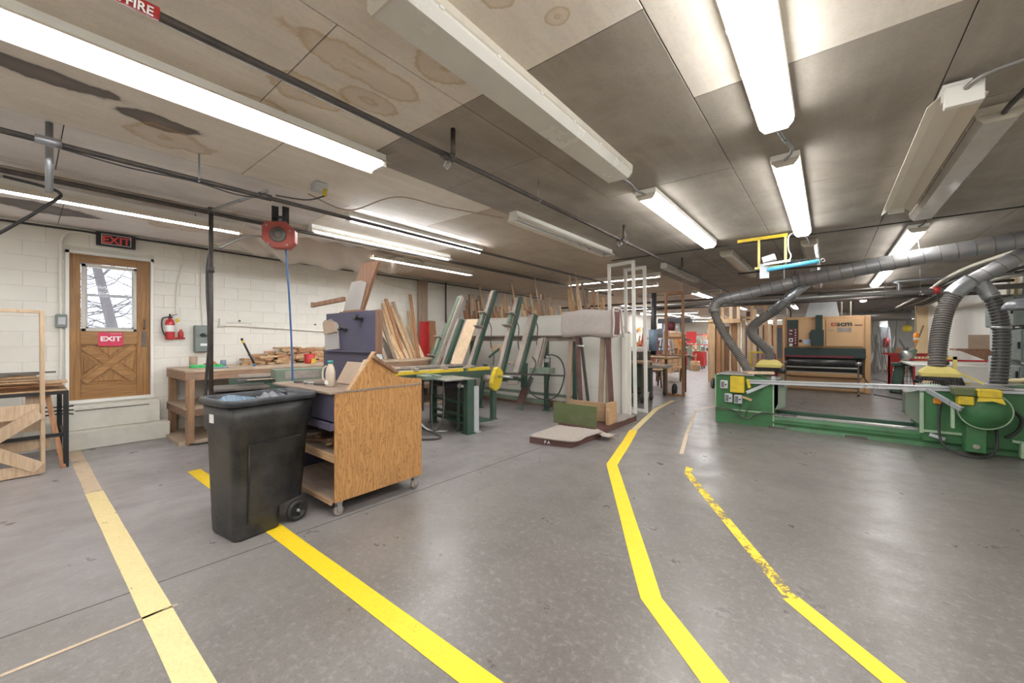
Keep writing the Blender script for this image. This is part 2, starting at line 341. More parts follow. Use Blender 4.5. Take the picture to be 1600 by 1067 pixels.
FACE_X = (math.pi / 2, 0, math.pi / 2)      # reads along +y, faces +x
FACE_Y = (math.pi / 2, 0, 0)                # reads along +x, faces -y
def copy_thing(o, loc, rz, label, group=None):
    c = o.copy(); COL.objects.link(c); c.location = loc; c.rotation_euler = (0, 0, rz); c['label'] = label
    if o.name in LOCAL: LOCAL.add(c.name)
    if group: c['group'] = group
    for ch in list(o.children):
        d = ch.copy(); COL.objects.link(d); d.parent = c
        for g in list(ch.children):
            e = g.copy(); COL.objects.link(e); e.parent = d
    return c
# ================================================================== SETTING
X0, X1, Y0, Y1, H = -8.2, 2.9, -5.0, 30.0, 3.06
S('floor', MB().bb(-8.6, 6.0, Y0 - .2, Y1 + .2, -.1, 0), 'floor')
fl = bpy.data.objects['floor']
P(fl, 'floor_joint', MB().add([(-3.38, -5, .0012), (-3.368, -5, .0012), (-3.088, 4.9, .0012), (-3.10, 4.9, .0012), (-2.7, 12, .0012), (-2.712, 12, .0012)], [(0, 1, 2, 3), (3, 2, 4, 5)]), 'caulk', 'thin dark saw-cut joint across the concrete')
# left wall: mortar body with a door opening, painted concrete blocks in front of it
DY0, DY1, DZ0, DZ1 = .37, 1.28, .60, 2.74
wl = S('wall_left', MB().bb(X0 - .2, X0 - .003, Y0, DY0, 0, H).bb(X0 - .2, X0 - .003, DY1, Y1, 0, H).bb(X0 - .2, X0 - .003, DY0, DY1, DZ1, H).bb(X0 - .2, X0 - .003, DY0, DY1, 0, DZ0), 'mortar')
full = MB().box((0, 0, 0), (.012, .396, .196), None, .003).mesh('block', 'block_paint'); cnt = 0
far = MB()
for r in range(16):
    z0 = r * .2; z1 = min(z0 + .2, H)
    y = Y0 + (.2 if r % 2 else 0)
    while y < Y1:
        a, b_ = y, y + .4; y += .4
        segs = [(a, b_)]
        if z1 > DZ0 + .01 and z0 < DZ1 - .01 and b_ > DY0 and a < DY1:
            segs = [q for q in ((a, DY0), (DY1, b_)) if q[1] - q[0] > .05]
        for p, q in segs:
            if -.7 < p < 7.2 and cnt < 300:
                if q - p > .39 and z1 - z0 > .19:
                    o = bpy.data.objects.new('block', full); o.location = (X0 - .006, (p + q) / 2, (z0 + z1) / 2); COL.objects.link(o); o.parent = wl
                else: P(wl, 'block', MB().box((X0 - .006, (p + q) / 2, (z0 + z1) / 2), (.012, q - p - .004, z1 - z0 - .004), None, .003), 'block_paint')
                cnt += 1
            else: far.box((X0 - .006, (p + q) / 2, (z0 + z1) / 2), (.012, q - p - .004, z1 - z0 - .004))
P(wl, 'blockwork', far, 'block_paint', kind='stuff')
S('wall_right', MB().bb(X1, X1 + .2, Y0, 21.2, 0, H), 'white_wall')
S('wall_pilaster', MB().bb(2.6, 3.1, 21.2, 21.6, 0, H), 'cream_wall')
S('wall_back', MB().bb(-8.6, 6, Y0 - .2, Y0, 0, H), 'white_wall')
S('wall_far', MB().bb(-8.6, 6, Y1, Y1 + .2, 0, H), 'white_wall')
S('wall_annex', MB().bb(5.0, 5.2, 21.2, Y1, 0, H), 'white_wall')
pt = S('wall_partition', MB().bb(X0, -3.5, 7.4, 7.5, 0, 2.0, .004), 'white_wall')
P(pt, 'kick_board', MB().bb(X0, -3.5, 7.372, 7.398, 0, .14, .004), 'brown_board')
P(pt, 'cap_rail', MB().bb(X0, -3.5, 7.38, 7.52, 2.0, 2.03, .004), 'white_wall')
P(pt, 'end_post', MB().bb(-3.5, -3.42, 7.36, 7.52, 0, 2.05, .004), 'pine_grey')
for zz in (.5, .95): P(pt, 'panel_seam', MB().bb(-7.9, -3.52, 7.393, 7.4, zz, zz + .006), 'mortar')
S('door_lining', MB().bb(X0 - .2, X0 + .02, DY0, DY0 + .035, DZ0, DZ1).bb(X0 - .2, X0 + .02, DY1 - .035, DY1, DZ0, DZ1).bb(X0 - .2, X0 + .02, DY0, DY1, DZ1 - .04, DZ1).bb(X0 - .2, X0 + .03, DY0, DY1, DZ0, DZ0 + .045), 'white_metal')
bpy.data.objects['door_lining'].name = 'trim_1'
# ceiling boards
ce = S('ceiling', MB().bb(-8.6, 6, Y0 - .2, Y1 + .2, H + .012, H + .2), 'caulk')
cols = []
x = -8.0
for k in range(12): cols.append((x, x + 1.22)); x += 1.22
cols = [(-8.2, -8.0)] + cols
seam0 = {0: 2.5, 1: .3, 2: 1.66, 3: 2.39, 4: 1.3, 5: .98, 6: 1.84, 7: 2.72, 8: 1.7, 9: 2.4}
tone_from = {7: 2.72, 6: 1.84, 5: 1.84, 8: 1.7, 4: 3.5, 3: 2.39, 2: 3.86, 1: 4.7, 0: 4.7}
seams = {}
for i, (a, b_) in enumerate(cols):
    s0 = seam0.get(i, .8 + .5 * i % 2); ys = [s0]
    while ys[0] > Y0: ys.insert(0, ys[0] - 2.2)
    while ys[-1] < Y1: ys.append(ys[-1] + 2.2)
    if i == 5: ys = [y for y in ys if y < 1.5] + [1.84] + [1.84 + .93 + 2.2 * j for j in range(14)]
    for j in range(len(ys) - 1):
        y0, y1 = max(ys[j], Y0), min(ys[j + 1], Y1)
        if y1 - y0 < .1: continue
        mid = (y0 + y1) / 2; tf = tone_from.get(i, -9)
        m = 'ceil_light' if mid < tf else ('ceil_mid' if i <= 4 else 'ceil_dark')
        if m == 'ceil_light' and i <= 3: m = 'ceil_pale'
        if i == 3 and 2.39 <= mid <= 5: m = 'ceil_light'
        P(ce, 'ceiling_panel', MB().bb(a + .003, min(b_, 6) - .003, y0 + .003, y1 - .003, H, H + .012, .002), m)
# ------------------------------------------------------------------ floor markings
def marking(pts, wd, mat, label):
    pts = [Vector((p[0], p[1], 0)) for p in pts]; L = []; Rr = []; m = len(pts)
    fine = []
    for i in range(m - 1):
        k = max(1, int((pts[i + 1] - pts[i]).length / .35))
        for j in range(k): fine.append(pts[i].lerp(pts[i + 1], j / k))
    fine.append(pts[-1]); vs = []
    for i, p in enumerate(fine):
        t = (fine[min(i + 1, len(fine) - 1)] - fine[max(i - 1, 0)]).normalized(); nn = Vector((-t.y, t.x, 0))
        ww = wd * (1 + R.uniform(-.03, .03)) / 2; vs += [p + nn * ww + Vector((0, 0, .0022)), p - nn * ww + Vector((0, 0, .0022))]
    return W('floor_line', MB().add(vs, [(2 * i, 2 * i + 1, 2 * i + 3, 2 * i + 2) for i in range(len(fine) - 1)]), mat, label, 'floor marking', (0, 0, 0))
marking([(-5.6, .44), (-2.15, .47), (-.6, .49)], .125, 'mark_faded', 'pale worn yellow line painted on the floor from the steps of the exit door to the lower left')
marking([(-8.0, .43), (-5.6, .44)], .12, 'mark_dusty', 'dust covered faded end of the pale yellow line just before the door steps')
marking([(-5.66, 1.23), (-3.35, 1.25), (-1.18, 1.255), (.2, 1.26)], .125, 'mark_yellow', 'bright straight yellow line running under the black wheeled bin')
marking([(.5, .95), (-.38, 1.89), (-.80, 2.28), (-2.02, 4.42), (-2.30, 5.55), (-2.50, 6.3)], .125, 'mark_yellow', 'bright kinked yellow line curving past the carpeted platform')
marking([(-2.50, 6.3), (-2.88, 8.5), (-2.96, 10.0)], .10, 'mark_faded', 'faded far end of the kinked yellow line beside the white frames')
marking([(1.1, 1.5), (.22, 2.39), (-.17, 2.79)], .105, 'mark_yellow', 'yellow line at the lower right of the floor with clean edges')
marking([(-.17, 2.79), (-.6, 3.55), (-1.22, 4.65), (-1.27, 4.9)], .075, 'mark_worn', 'scuffed broken yellow line in the middle of the open floor')
marking([(-1.5, 5.4), (-1.75, 6.6), (-2.2, 9.0), (-1.95, 9.8)], .05, 'mark_dusty', 'almost rubbed out thin line left of the green double saw')
marking([(-2.88, -1.5), (-2.87, .55)], .022, 'mark_dusty', 'faint thin worn line at the lower left, parallel to the dark floor joint')
# ================================================================== LIGHTS
def wrap_light(x, y0, y1, lit, label, wd=.2, z=None, lens=None):
    z = H if z is None else z
    t = T('ceiling_light', label, 'ceiling light', (x, (y0 + y1) / 2, z))
    P(t, 'housing', MB().bb(x - wd / 2 - .008, x + wd / 2 + .008, y0, y1, z - .052, z, .006), 'white_metal' if lit else 'old_white')
    prof = [(-wd / 2, -.05), (-wd / 2 + .002, -.068), (-wd / 2 + .035, -.108), (wd / 2 - .035, -.108), (wd / 2 - .002, -.068), (wd / 2, -.05)]
    P(t, 'diffuser', MB().loft([[Vector((x + a, yy, z + b_)) for a, b_ in prof] for yy in (y0 + .012, y1 - .012)], False), 'lens_on' if lit else (lens or 'lens_off'))
    for yy in (y0, y1 - .012): P(t, 'end_cap', MB().loft([[Vector((x + a * 1.02, q, z + b_ * 1.03)) for a, b_ in prof] for q in (yy, yy + .012)], False), 'old_white')
    n = int((y1 - y0) / .4)
    cl = MB()
    for i in range(n):
        for sd in (-1, 1): cl.bb(x + sd * (wd / 2 - .002), x + sd * (wd / 2 + .006), y0 + .2 + i * .4, y0 + .225 + i * .4, z - .06, z - .03)
    P(t, 'clips', cl, 'white_metal', None, 'stuff'); return t
def strip_light(p0, p1, lit, label, wd=.26, z=None, tubes=2, drop=.0, refl=True):
    z = (H if z is None else z) - drop; p0 = Vector((*p0, z)); p1 = Vector((*p1, z)); d = (p1 - p0).normalized(); sx = Vector((d.y, -d.x, 0)); dn = Vector((0, 0, -1))
    t = T('ceiling_light', label, 'ceiling light', tuple((p0 + p1) / 2))
    def sec(pr, a, b_): return [[q + sx * u + dn * v for u, v in pr] for q in (a, b_)]
    P(t, 'housing', MB().loft(sec([(-.06, .0), (-.06, .05), (.06, .05), (.06, 0)], p0, p1), False), 'white_metal')
    if refl:
        h = wd / 2
        P(t, 'reflector', MB().loft(sec([(-h, .105), (-h + .002, .108), (-.055, .055), (.055, .055), (h - .002, .108), (h, .105), (.06, .048), (-.06, .048)], p0 + d * .01, p1 - d * .01), False), 'reflector')
    offs = [0] if tubes == 1 else [-.045, .045]
    for o_ in offs:
        P(t, 'tube', MB().cyl(p0 + d * .04 + sx * o_ + dn * .085, p1 - d * .04 + sx * o_ + dn * .085, .019, n=10), 'tube_on' if lit else 'tube_off')
    for q in (p0, p1 - d * .04):
        P(t, 'tube_holder', MB().bar(q + dn * .075, q + d * .04 + dn * .075, .13 if tubes == 2 else .05, .06), 'white_metal')
    if drop:
        for q in (p0 + d * .5, p1 - d * .5): P(t, 'hanger', MB().cyl(q, q - dn * drop, .006, n=6), 'iron')
    return t
strip_light((-2.98, -.75), (-2.98, 1.93), 1, 'large lit twin tube light at upper left above the wooden floor markings', .30)
wrap_light(-1.50, .98, 3.42, 0, 'long unlit wraparound ceiling light nearest the camera', .26)
wrap_light(-1.48, 4.05, 6.85, 1, 'lit wraparound light directly beyond the long unlit one')
wrap_light(-.285, .35, 3.30, 1, 'very bright wide wraparound light at the top edge right of centre', .2)
wrap_light(-.285, 4.0, 6.90, 1, 'lit wraparound light hanging left of the folded conduit, second in the bright row', .19)
wrap_light(-1.40, 7.75, 10.75, 0, 'unlit dusty wraparound light left of the yellow hanging frame', .2, lens='lens_clear')
wrap_light(-.24, 7.7, 10.7, 0, 'unlit wraparound light just right of the yellow hanging frame', .2, lens='lens_clear')
wrap_light(-.24, 11.6, 14.3, 0, 'unlit light above the tan sanding machine behind the round duct', .2, lens='lens_clear')
wrap_light(.95, 7.6, 10.3, 1, 'lit wraparound light partly behind the big round duct on the right')
wrap_light(1.0, 11.5, 14.8, 1, 'lit light above and right of the tan sanding machine')
wrap_light(1.05, 17.5, 20.5, 1, 'small far lit light over the aisle right of the sanding machine')
wrap_light(1.2, 15.6, 16.8, 0, 'short unlit light between the two far lit ones on the right', .22, lens='lens_clear')
t = strip_light((.60, 3.5), (.60, 6.25), 0, 'unlit open reflector light without tubes hanging at the upper right', .25, drop=.02)
for o in [c for c in t.children if c.name.startswith('tube') and 'holder' not in c.name]: bpy.data.objects.remove(o)
P(t, 'end_plate', MB().bb(.54, .70, 3.45, 3.5, 2.88, 3.0, .004), 'white_metal')
wrap_light(.89, 4.05, 6.85, 0, 'unlit clear covered light beside the open reflector light', .22, lens='lens_clear')
strip_light((-5.5, 2.45), (-5.5, 4.95), 1, 'bright lit reflector light right of the red hose reel', .28)
strip_light((-4.62, 2.5), (-4.62, 4.9), 1, 'thin lit single tube light behind the dark ceiling pipe', .10, tubes=1, refl=False)
strip_light((-6.35, 3.9), (-6.35, 6.45), 1, 'lit single tube light lowest of the three near the hose reel', .12, tubes=1)
strip_light((-6.15, -.9), (-6.15, 1.85), 1, 'long lit tube light in front of the exit door wall', .12, tubes=1, drop=.04)
strip_light((-3.0, 3.75), (-3.0, 6.45), 0, 'unlit twin tube reflector light in the middle of the ceiling', .24)
strip_light((-2.62, 8.2), (-2.62, 10.8), 0, 'unlit narrow tube light beyond the white frames', .14)
strip_light((-5.5, 9.3), (-3.05, 9.3), 1, 'lit tube light running crosswise above the white partition, nearer one', .14, tubes=1)
strip_light((-5.7, 10.8), (-3.6, 10.8), 1, 'lit crosswise tube light just behind the nearer crosswise one', .14, tubes=1)
strip_light((-3.05, 12.4), (-3.05, 14.9), 1, 'lit twin tube light above the brown thin standing frame', .26, z=2.95)
strip_light((-5.2, 13.6), (-2.6, 13.6), 0, 'unlit crosswise tube light behind the two lit crosswise ones', .2)
for i, (xa, ya, wdx) in enumerate([(-7.4, 14, 1), (-6.6, 17.5, 1), (-5.0, 18.5, 0), (-6.4, 22, 1), (-4.6, 22.5, 0), (-6.8, 26, 1), (-3.0, 24, 0), (-4.4, 27, 1)]):
    if wdx: o = strip_light((xa, ya), (xa + 2.4, ya), 1, 'small far lit tube light over the distant workshop on the left', .2, z=2.8, drop=.1)
    else: o = strip_light((xa, ya), (xa, ya + 2.4), 1, 'small far lit tube light over the distant workshop on the left', .2, z=2.8, drop=.1)
    o['group'] = 'far lit tube lights over the distant workshop'
for xa, ya in ((-7.2, 20), (-3.2, 20), (-7.5, 24.5), (-3.4, 27.5), (-1.2, 21), (-6.9, 16)):  # extra lamps added to brighten the dim far end of the shop
    o = strip_light((xa, ya), (xa, ya + 2.4), 1, 'far tube light added close to the ceiling to brighten the distant workshop', .2); o['group'] = 'far lit ceiling rows'
o = strip_light((2.2, 26), (3.6, 26), 1, 'far lit tube light past the cream pilaster, low at right of the aisle', .2, z=2.9, drop=.35)
# unseen wraparound lamps added behind the camera for fill light
for (xa, ya) in ((-.285, -3.2), (-2.98, -4.0), (1.5, -3.0), (-6.15, -4.4), (1.6, .2)):
    o = wrap_light(xa, ya, ya + 2.5, 1, 'unseen wraparound light added behind the camera for fill', .2); o['group'] = 'fill lights added behind the camera'
def conduit(name, pts, r, mat, label, cat='conduit', n=8, k=7):
    return W(name, MB().tube(smooth_path(pts, k) if k else pts, r, n), mat, label, cat, tuple(pts[0]))
conduit('flexible_conduit', [(-1.50, 3.44, 3.0), (-1.46, 3.6, 2.97), (-1.50, 3.85, 2.99), (-1.48, 4.04, 3.0)], .011, 'galv', 'short grey flexible conduit joining the two lights left of centre')
conduit('flexible_conduit', [(-.29, 3.32, 3.0), (-.25, 3.5, 2.96), (-.22, 3.75, 2.98), (-.28, 3.99, 3.0)], .013, 'galv', 'short grey flexible conduit between the two brightest lights')
conduit('flexible_conduit', [(-.28, 6.92, 3.0), (-.25, 7.2, 2.97), (-.24, 7.68, 3.0)], .012, 'galv', 'short cable from the second bright light to the unlit light beside the yellow frame')
conduit('bent_conduit', [(1.9, 3.25, 3.02), (1.2, 3.33, 3.02), (.85, 3.38, 3.01), (.68, 3.40, 2.99), (.62, 3.47, 2.96)], .015, 'grey_pipe', 'bent grey metal conduit feeding the open reflector light')
conduit('bent_conduit', [(1.9, 3.1, 3.02), (1.2, 3.35, 3.0), (.96, 3.6, 2.99), (.90, 3.85, 2.98), (.90, 4.04, 2.99)], .016, 'flex_grey', 'dark flexible conduit feeding the clear covered light')
conduit('cable', [(.9, 6.62, 3.02), (.93, 7.0, 2.95), (.95, 7.58, 3.02)], .01, 'rubber', 'short black cable to the lit light behind the duct')
# ================================================================== PIPES
def sprinkler(x, y, z, label):
    t = T('sprinkler', label, 'sprinkler', (x, y, z))
    P(t, 'riser', MB().cyl((x + .06, y, z), (x + .06, y, H), .018, n=8).cyl((x, y, z), (x + .06, y, z), .02, n=8).cyl((x, y - .05, z), (x, y + .05, z), .03, n=10), 'black_pipe')
    P(t, 'cage', MB().tube([(x + .03 * math.cos(a / 6 * 6.283), y + .03 * math.sin(a / 6 * 6.283), z - .07) for a in range(7)], .003, 5).tube([(x, y, z - .02), (x + .035, y, z - .05), (x, y, z - .1)], .003, 5).tube([(x, y, z - .02), (x - .035, y, z - .05), (x, y, z - .1)], .003, 5), 'galv')
    return t
t = T('sprinkler_pipe', 'dark sprinkler pipe crossing the ceiling with a red printed tag at its near end', 'pipe', (-2.2, 0, 2.87))
P(t, 'pipe', MB().cyl((-2.2, -4.9, 2.87), (-2.22, 2.0, 2.87), .021).cyl((-2.22, 2.0, 2.87), (-2.25, 14, 2.86), .019), 'black_pipe')
for yy in (3.18, 5.3, 9.5):
    P(t, 'pipe_hanger', MB().tube([(-2.22 + .03 * math.cos(a / 8 * 6.283), yy, 2.87 + .03 * math.sin(a / 8 * 6.283)) for a in range(9)], .004, 5).cyl((-2.22, yy, 2.9), (-2.22, yy, H), .004, n=5), 'galv')
P(t, 'printed_tag', MB().cyl((-2.2, -.6, 2.87), (-2.2, .36, 2.87), .026, n=14), 'red', 'red pipe tag with white capital letters')
text(bpy.data.objects['sprinkler_pipe'], 'lettering', 'SPRINKLER FIRE', (-2.1835, .34, 2.8395), .046, (math.radians(122), 0, math.pi / 2), 'white_ink', .0012, .0010, 1, 'RIGHT')
sprinkler(-2.23, 2.0, 2.87, 'caged sprinkler head nearest the camera on the dark ceiling pipe')
sprinkler(-2.24, 5.15, 2.87, 'sprinkler head on the dark pipe above the white frames')
sprinkler(-2.24, 7.9, 2.87, 'sprinkler head on the dark pipe beyond the white frames')
t = T('ceiling_pipe', 'second dark pipe crossing the ceiling at left above the hose reel', 'pipe', (-4.1, 0, 2.84))
P(t, 'pipe', MB().cyl((-4.12, -4.9, 2.84), (-4.16, 9.2, 2.84), .02), 'black_pipe')
P(t, 'coupling', MB().cyl((-4.12, .05, 2.84), (-4.12, .17, 2.84), .032), 'galv'); P(t, 'coupling', MB().cyl((-4.13, 1.38, 2.84), (-4.13, 1.48, 2.84), .03), 'black_pipe')
P(t, 'strap', MB().bar((-4.12, .93, 2.82), (-4.12, .93, H), .012, .004), 'galv')
P(t, 'wire', MB().tube(smooth_path([(-4.12, .15, 2.815), (-4.1, .5, 2.79), (-4.12, .9, 2.815), (-4.11, 1.2, 2.79), (-4.1, 1.5, 2.83)]), .006, 6), 'rubber')
conduit('ceiling_pipe', [(-5.45, -4.9, 2.93), (-5.45, 12.0, 2.93)], .024, 'black_pipe', 'dark pipe close to the ceiling between the tube lights on the left', 'pipe', k=0)
conduit('ceiling_pipe', [(-5.62, -4.9, 2.99), (-5.62, 9.0, 2.99)], .035, 'dusty_iron', 'thick dusty brown pipe tight against the ceiling at left', 'pipe', k=0)
conduit('stub_pipe', [(-4.35, .12, 3.05), (-4.35, .12, 2.55)], .020, 'galv', 'short galvanised pipe stub hanging from the ceiling at far left', 'pipe', n=10, k=0)
t = T('air_drop_pipe', 'dark vertical air pipe dropping from the ceiling to the bench left of the bin', 'pipe', (-5.05, 1.24, 0.8))
P(t, 'pipe', MB().tube([(-5.05, 1.24, .80), (-5.05, 1.24, 2.84)], .021, 10).cyl((-5.05, 1.24, 2.2), (-5.05, 1.24, 2.26), .03).cyl((-5.05, 1.24, 2.82), (-5.05, 1.24, 2.88), .03), 'black_pipe')
P(t, 'top_arm', MB().cyl((-5.05, 1.24, 2.85), (-4.13, 1.45, 2.9), .016, n=8), 'galv')
P(t, 'side_hose', MB().tube(smooth_path([(-5.1, 1.26, 2.5), (-5.11, 1.225, 2.3), (-5.08, 1.215, 2.0), (-5.07, 1.225, 1.7), (-5.07, 1.225, 1.4), (-5.09, 1.21, 1.1), (-5.09, 1.20, .85)]), .014, 8), 'rubber')
conduit('hose_cable', [(-5.0, 1.3, 2.46), (-4.95, 1.5, 2.6), (-5.0, 1.7, 2.66), (-5.05, 1.95, 2.64)], .013, 'grey_pipe', 'grey cable curving from the drop pipe to the red hose reel', 'cable')
conduit('black_cable', [(-5.4, -.5, 2.0), (-5.3, -.33, 2.15), (-5.2, -.12, 2.35), (-5.15, .12, 2.62), (-5.3, .2, 2.8), (-5.45, -.1, 2.88)], .013, 'rubber', 'black cable sagging down at the left edge of the picture', 'cable')
conduit('ceiling_wire', [(-4.3, 1.9, 3.04), (-4.2, 2.3, 2.95), (-3.6, 2.5, 3.02), (-3.4, 3.0, 3.0), (-3.2, 3.8, 3.03)], .007, 'cardboard', 'thin loose brown wire slung below the ceiling at centre left', 'cable')
t = T('junction_box', 'small grey ceiling junction box with a yellow plug', 'junction box', (-3.97, 1.86, 3.03))
P(t, 'box', MB().bb(-4.03, -3.91, 1.80, 1.92, 2.98, 3.055, .005), 'grey_light'); P(t, 'plug', MB().cyl((-3.92, 1.89, 3.0), (-3.92, 1.89, 2.93), .02), 'yellow')
P(t, 'cable', MB().tube(smooth_path([(-3.92, 1.89, 2.93), (-4.0, 1.75, 2.87), (-4.07, 1.5, 2.86)]), .007, 6), 'rubber')
# cross pipes beyond the green saw
t = T('cross_pipe', 'thick grey pipe running crosswise below the ceiling above the tan machine', 'pipe', (-.2, 11, 2.42))
P(t, 'pipe', MB().cyl((-6.5, 11, 2.40), (2.88, 11, 2.44), .05), 'grey_pipe')
P(t, 'elbow', MB().tube(smooth_path([(1.1, 11, 2.44), (1.1, 11, 2.6), (1.16, 11, 2.66), (2.9, 11, 2.68)], 5), .035, 10), 'galv')
P(t, 'valve', MB().cyl((1.62, 11, 2.5), (1.62, 11, 2.38), .06), 'red')
for xx in (-3, -.6, .9, 1.4): P(t, 'pipe_hanger', MB().cyl((xx, 11, 2.42), (xx, 11, H), .006, n=5).cyl((xx - .012, 11, 2.42), (xx + .012, 11, 2.42), .057), 'galv')
conduit('cross_pipe', [(-7.5, 12.2, 2.62), (2.88, 12.2, 2.66)], .03, 'black_pipe', 'thinner dark pipe crosswise just behind the thick grey one', 'pipe', k=0)
conduit('cross_pipe', [(-8.1, 14.5, 2.6), (2.88, 14.5, 2.62)], .045, 'black_pipe', 'dark crosswise pipe far back under the ceiling', 'pipe', k=0)
conduit('cross_pipe', [(-3.2, 7.0, 2.99), (2.88, 7.1, 3.0)], .009, 'rubber', 'thin black cable crosswise along the ceiling above the yellow frame', 'cable', k=0)
conduit('cross_pipe', [(-1.4, 8.9, 2.80), (2.88, 8.9, 2.82)], .016, 'black_pipe', 'thin dark pipe crosswise behind the big round duct', 'pipe', k=0)
for i in range(7):
    y0 = 9.4 + i * .25; xs = 2.0 + .09 * i
    o = conduit('bundled_conduit', [(2.78, y0 - .6, 2.95 - .03 * i), (xs + .3, y0, 2.86 - .03 * i), (xs - .1, y0 + .8, 2.75 - .02 * i), (xs - .3, 10.9 + i * .4, 2.62 - .01 * i), (min(xs - .1, 2.5), 15 + i * .6, 2.66 - .01 * i), (min(xs, 2.5), 20.9, 2.7 + .02 * i)], .022 if i % 2 else .03, 'flex_grey' if i % 3 else 'old_white', 'dusty cable or conduit in the bundle sweeping along the right wall top', 'conduit', k=6)
    o['group'] = 'conduit bundle at the top of the right wall'
# ================================================================== EXIT DOOR & LEFT WALL
xd = X0 - .03
d = T('door_1', None, None, (xd, .825, .65)); d['kind'] = 'structure'
d.pop('category', None) if 'category' in d else None
a, b_ = .405, 1.245; zb, zt = .645, 2.70
P(d, 'stile', MB().bb(xd - .04, xd, a, a + .11, zb, zt, .003), 'door_wood'); P(d, 'stile', MB().bb(xd - .04, xd, b_ - .15, b_, zb, zt, .003), 'door_wood')
P(d, 'rail', MB().bb(xd - .04, xd, a + .11, b_ - .15, 2.585, zt, .003), 'door_wood_x'); P(d, 'rail', MB().bb(xd - .04, xd, a + .11, b_ - .15, 1.42, 1.622, .003), 'door_wood_x'); P(d, 'rail', MB().bb(xd - .04, xd, a + .11, b_ - .15, zb, .86, .003), 'door_wood_x')
P(d, 'back_panel', MB().bb(xd - .035, xd - .022, a + .1, b_ - .14, .85, 1.43), 'door_wood')
y0, y1, z0, z1 = a + .11, b_ - .15, .86, 1.42; cy, cz = (y0 + y1) / 2, (z0 + z1) / 2
P(d, 'cross_brace', MB().bar((xd - .011, y0 + .03, z0 + .03), (xd - .011, y1 - .03, z1 - .03), .022, .085, (1, 0, 0)), 'door_wood_x') if False else None
for s_ in (1, -1):
    P(d, 'cross_brace', MB().bar((xd - .010 + .002 * s_, y0 + .03, cz - s_ * .25), (xd - .010 + .002 * s_, y1 - .03, cz + s_ * .25), .09, .022, (1, 0, 0), .004), 'door_wood_x')
for tri in ([(y0 + .1, z1 - .01), (y1 - .1, z1 - .01), (cy, cz + .07)], [(y0 + .1, z0 + .01), (y1 - .1, z0 + .01), (cy, cz - .07)], [(y0 + .01, z1 - .1), (y0 + .01, z0 + .1), (cy - .09, cz)], [(y1 - .01, z1 - .1), (y1 - .01, z0 + .1), (cy + .09, cz)]):
    cx_, cz_ = sum(p[0] for p in tri) / 3, sum(p[1] for p in tri) / 3
    rings = [[Vector((xd - .022 + dx, cx_ + (p[0] - cx_) * k, cz_ + (p[1] - cz_) * k)) for p in tri] for dx, k in ((0, .95), (.003, .93), (.003, .8), (.014, .62))]
    P(d, 'raised_panel', MB().loft(rings, False), 'door_wood')
wy0, wy1, wz0, wz1 = .52, 1.09, 1.615, 2.575
wf = P(d, 'window_frame', MB().bb(xd - .045, xd + .015, wy0, wy0 + .045, wz0, wz1, .003).bb(xd - .045, xd + .015, wy1 - .035, wy1, wz0, wz1, .003).bb(xd - .045, xd + .015, wy0, wy1, wz1 - .045, wz1, .003).bb(xd - .045, xd + .015, wy0, wy1, wz0, wz0 + .04, .003), 'old_white', 'dull white window frame screwed onto the door')
P(wf, 'sash', MB().bb(xd - .03, xd + .02, wy0 + .045, wy0 + .062, wz0 + .04, 2.14).bb(xd - .03, xd + .02, wy1 - .052, wy1 - .035, wz0 + .04, 2.14).bb(xd - .03, xd + .022, wy0 + .045, wy1 - .035, 2.115, 2.15).bb(xd - .03, xd + .02, wy0 + .045, wy1 - .035, wz0 + .04, wz0 + .06), 'grey_light')
P(wf, 'sash', MB().bb(xd - .04, xd - .01, wy0 + .045, wy0 + .06, 2.14, wz1 - .045).bb(xd - .04, xd - .01, wy1 - .05, wy1 - .035, 2.14, wz1 - .045), 'grey_light')
P(wf, 'pane', MB().bb(xd - .026, xd - .022, wy0 + .05, wy1 - .04, wz0 + .05, 2.13), 'clear_glass'); P(wf, 'pane', MB().bb(xd - .034, xd - .030, wy0 + .05, wy1 - .04, 2.13, wz1 - .05), 'clear_glass')
P(d, 'door_handle', MB().bb(xd, xd + .008, 1.15, 1.20, 1.38, 1.62, .002).tube(smooth_path([(xd + .01, 1.175, 1.80), (xd + .05, 1.175, 1.78), (xd + .05, 1.175, 1.68), (xd + .01, 1.175, 1.66)], 4), .01, 8).cyl((xd + .008, 1.175, 1.56), (xd + .03, 1.175, 1.56), .02), 'iron', 'dark metal pull handle and latch plate')
t = T('exit_sticker', 'crimson EXIT sticker on the wooden door below its window', 'sign', (xd + .004, .815, 1.5))
P(t, 'sheet', MB().bb(xd + .0005, xd + .003, .685, .945, 1.40, 1.60), 'exit_pink')
text(t, 'lettering', 'EXIT', (xd + .0035, .815, 1.475), .095, FACE_X, 'white_ink', .0005, .003, 1.12, 'CENTER'); text(t, 'small_lettering', 'IN CASE OF FIRE', (xd + .0035, .93, 1.575), .016, FACE_X, 'white_ink', .0004, 0, 1, 'RIGHT')
t = T('exit_sign', 'black EXIT sign with red letters over the wooden door', 'sign', (X0 + .03, .88, 2.97))
P(t, 'case', MB().bb(X0, X0 + .06, .66, 1.07, 2.85, 3.045, .005), 'exit_black')
P(t, 'border', MB().bb(X0 + .06, X0 + .063, .71, 1.02, 2.875, 2.882).bb(X0 + .06, X0 + .063, .71, 1.02, 3.013, 3.02).bb(X0 + .06, X0 + .063, .71, .717, 2.875, 3.02).bb(X0 + .06, X0 + .063, 1.013, 1.02, 2.875, 3.02), 'white_ink')
text(t, 'lettering', 'EXIT', (X0 + .061, .865, 2.895), .145, FACE_X, 'exit_red', .001, .004, 1.0, 'CENTER')
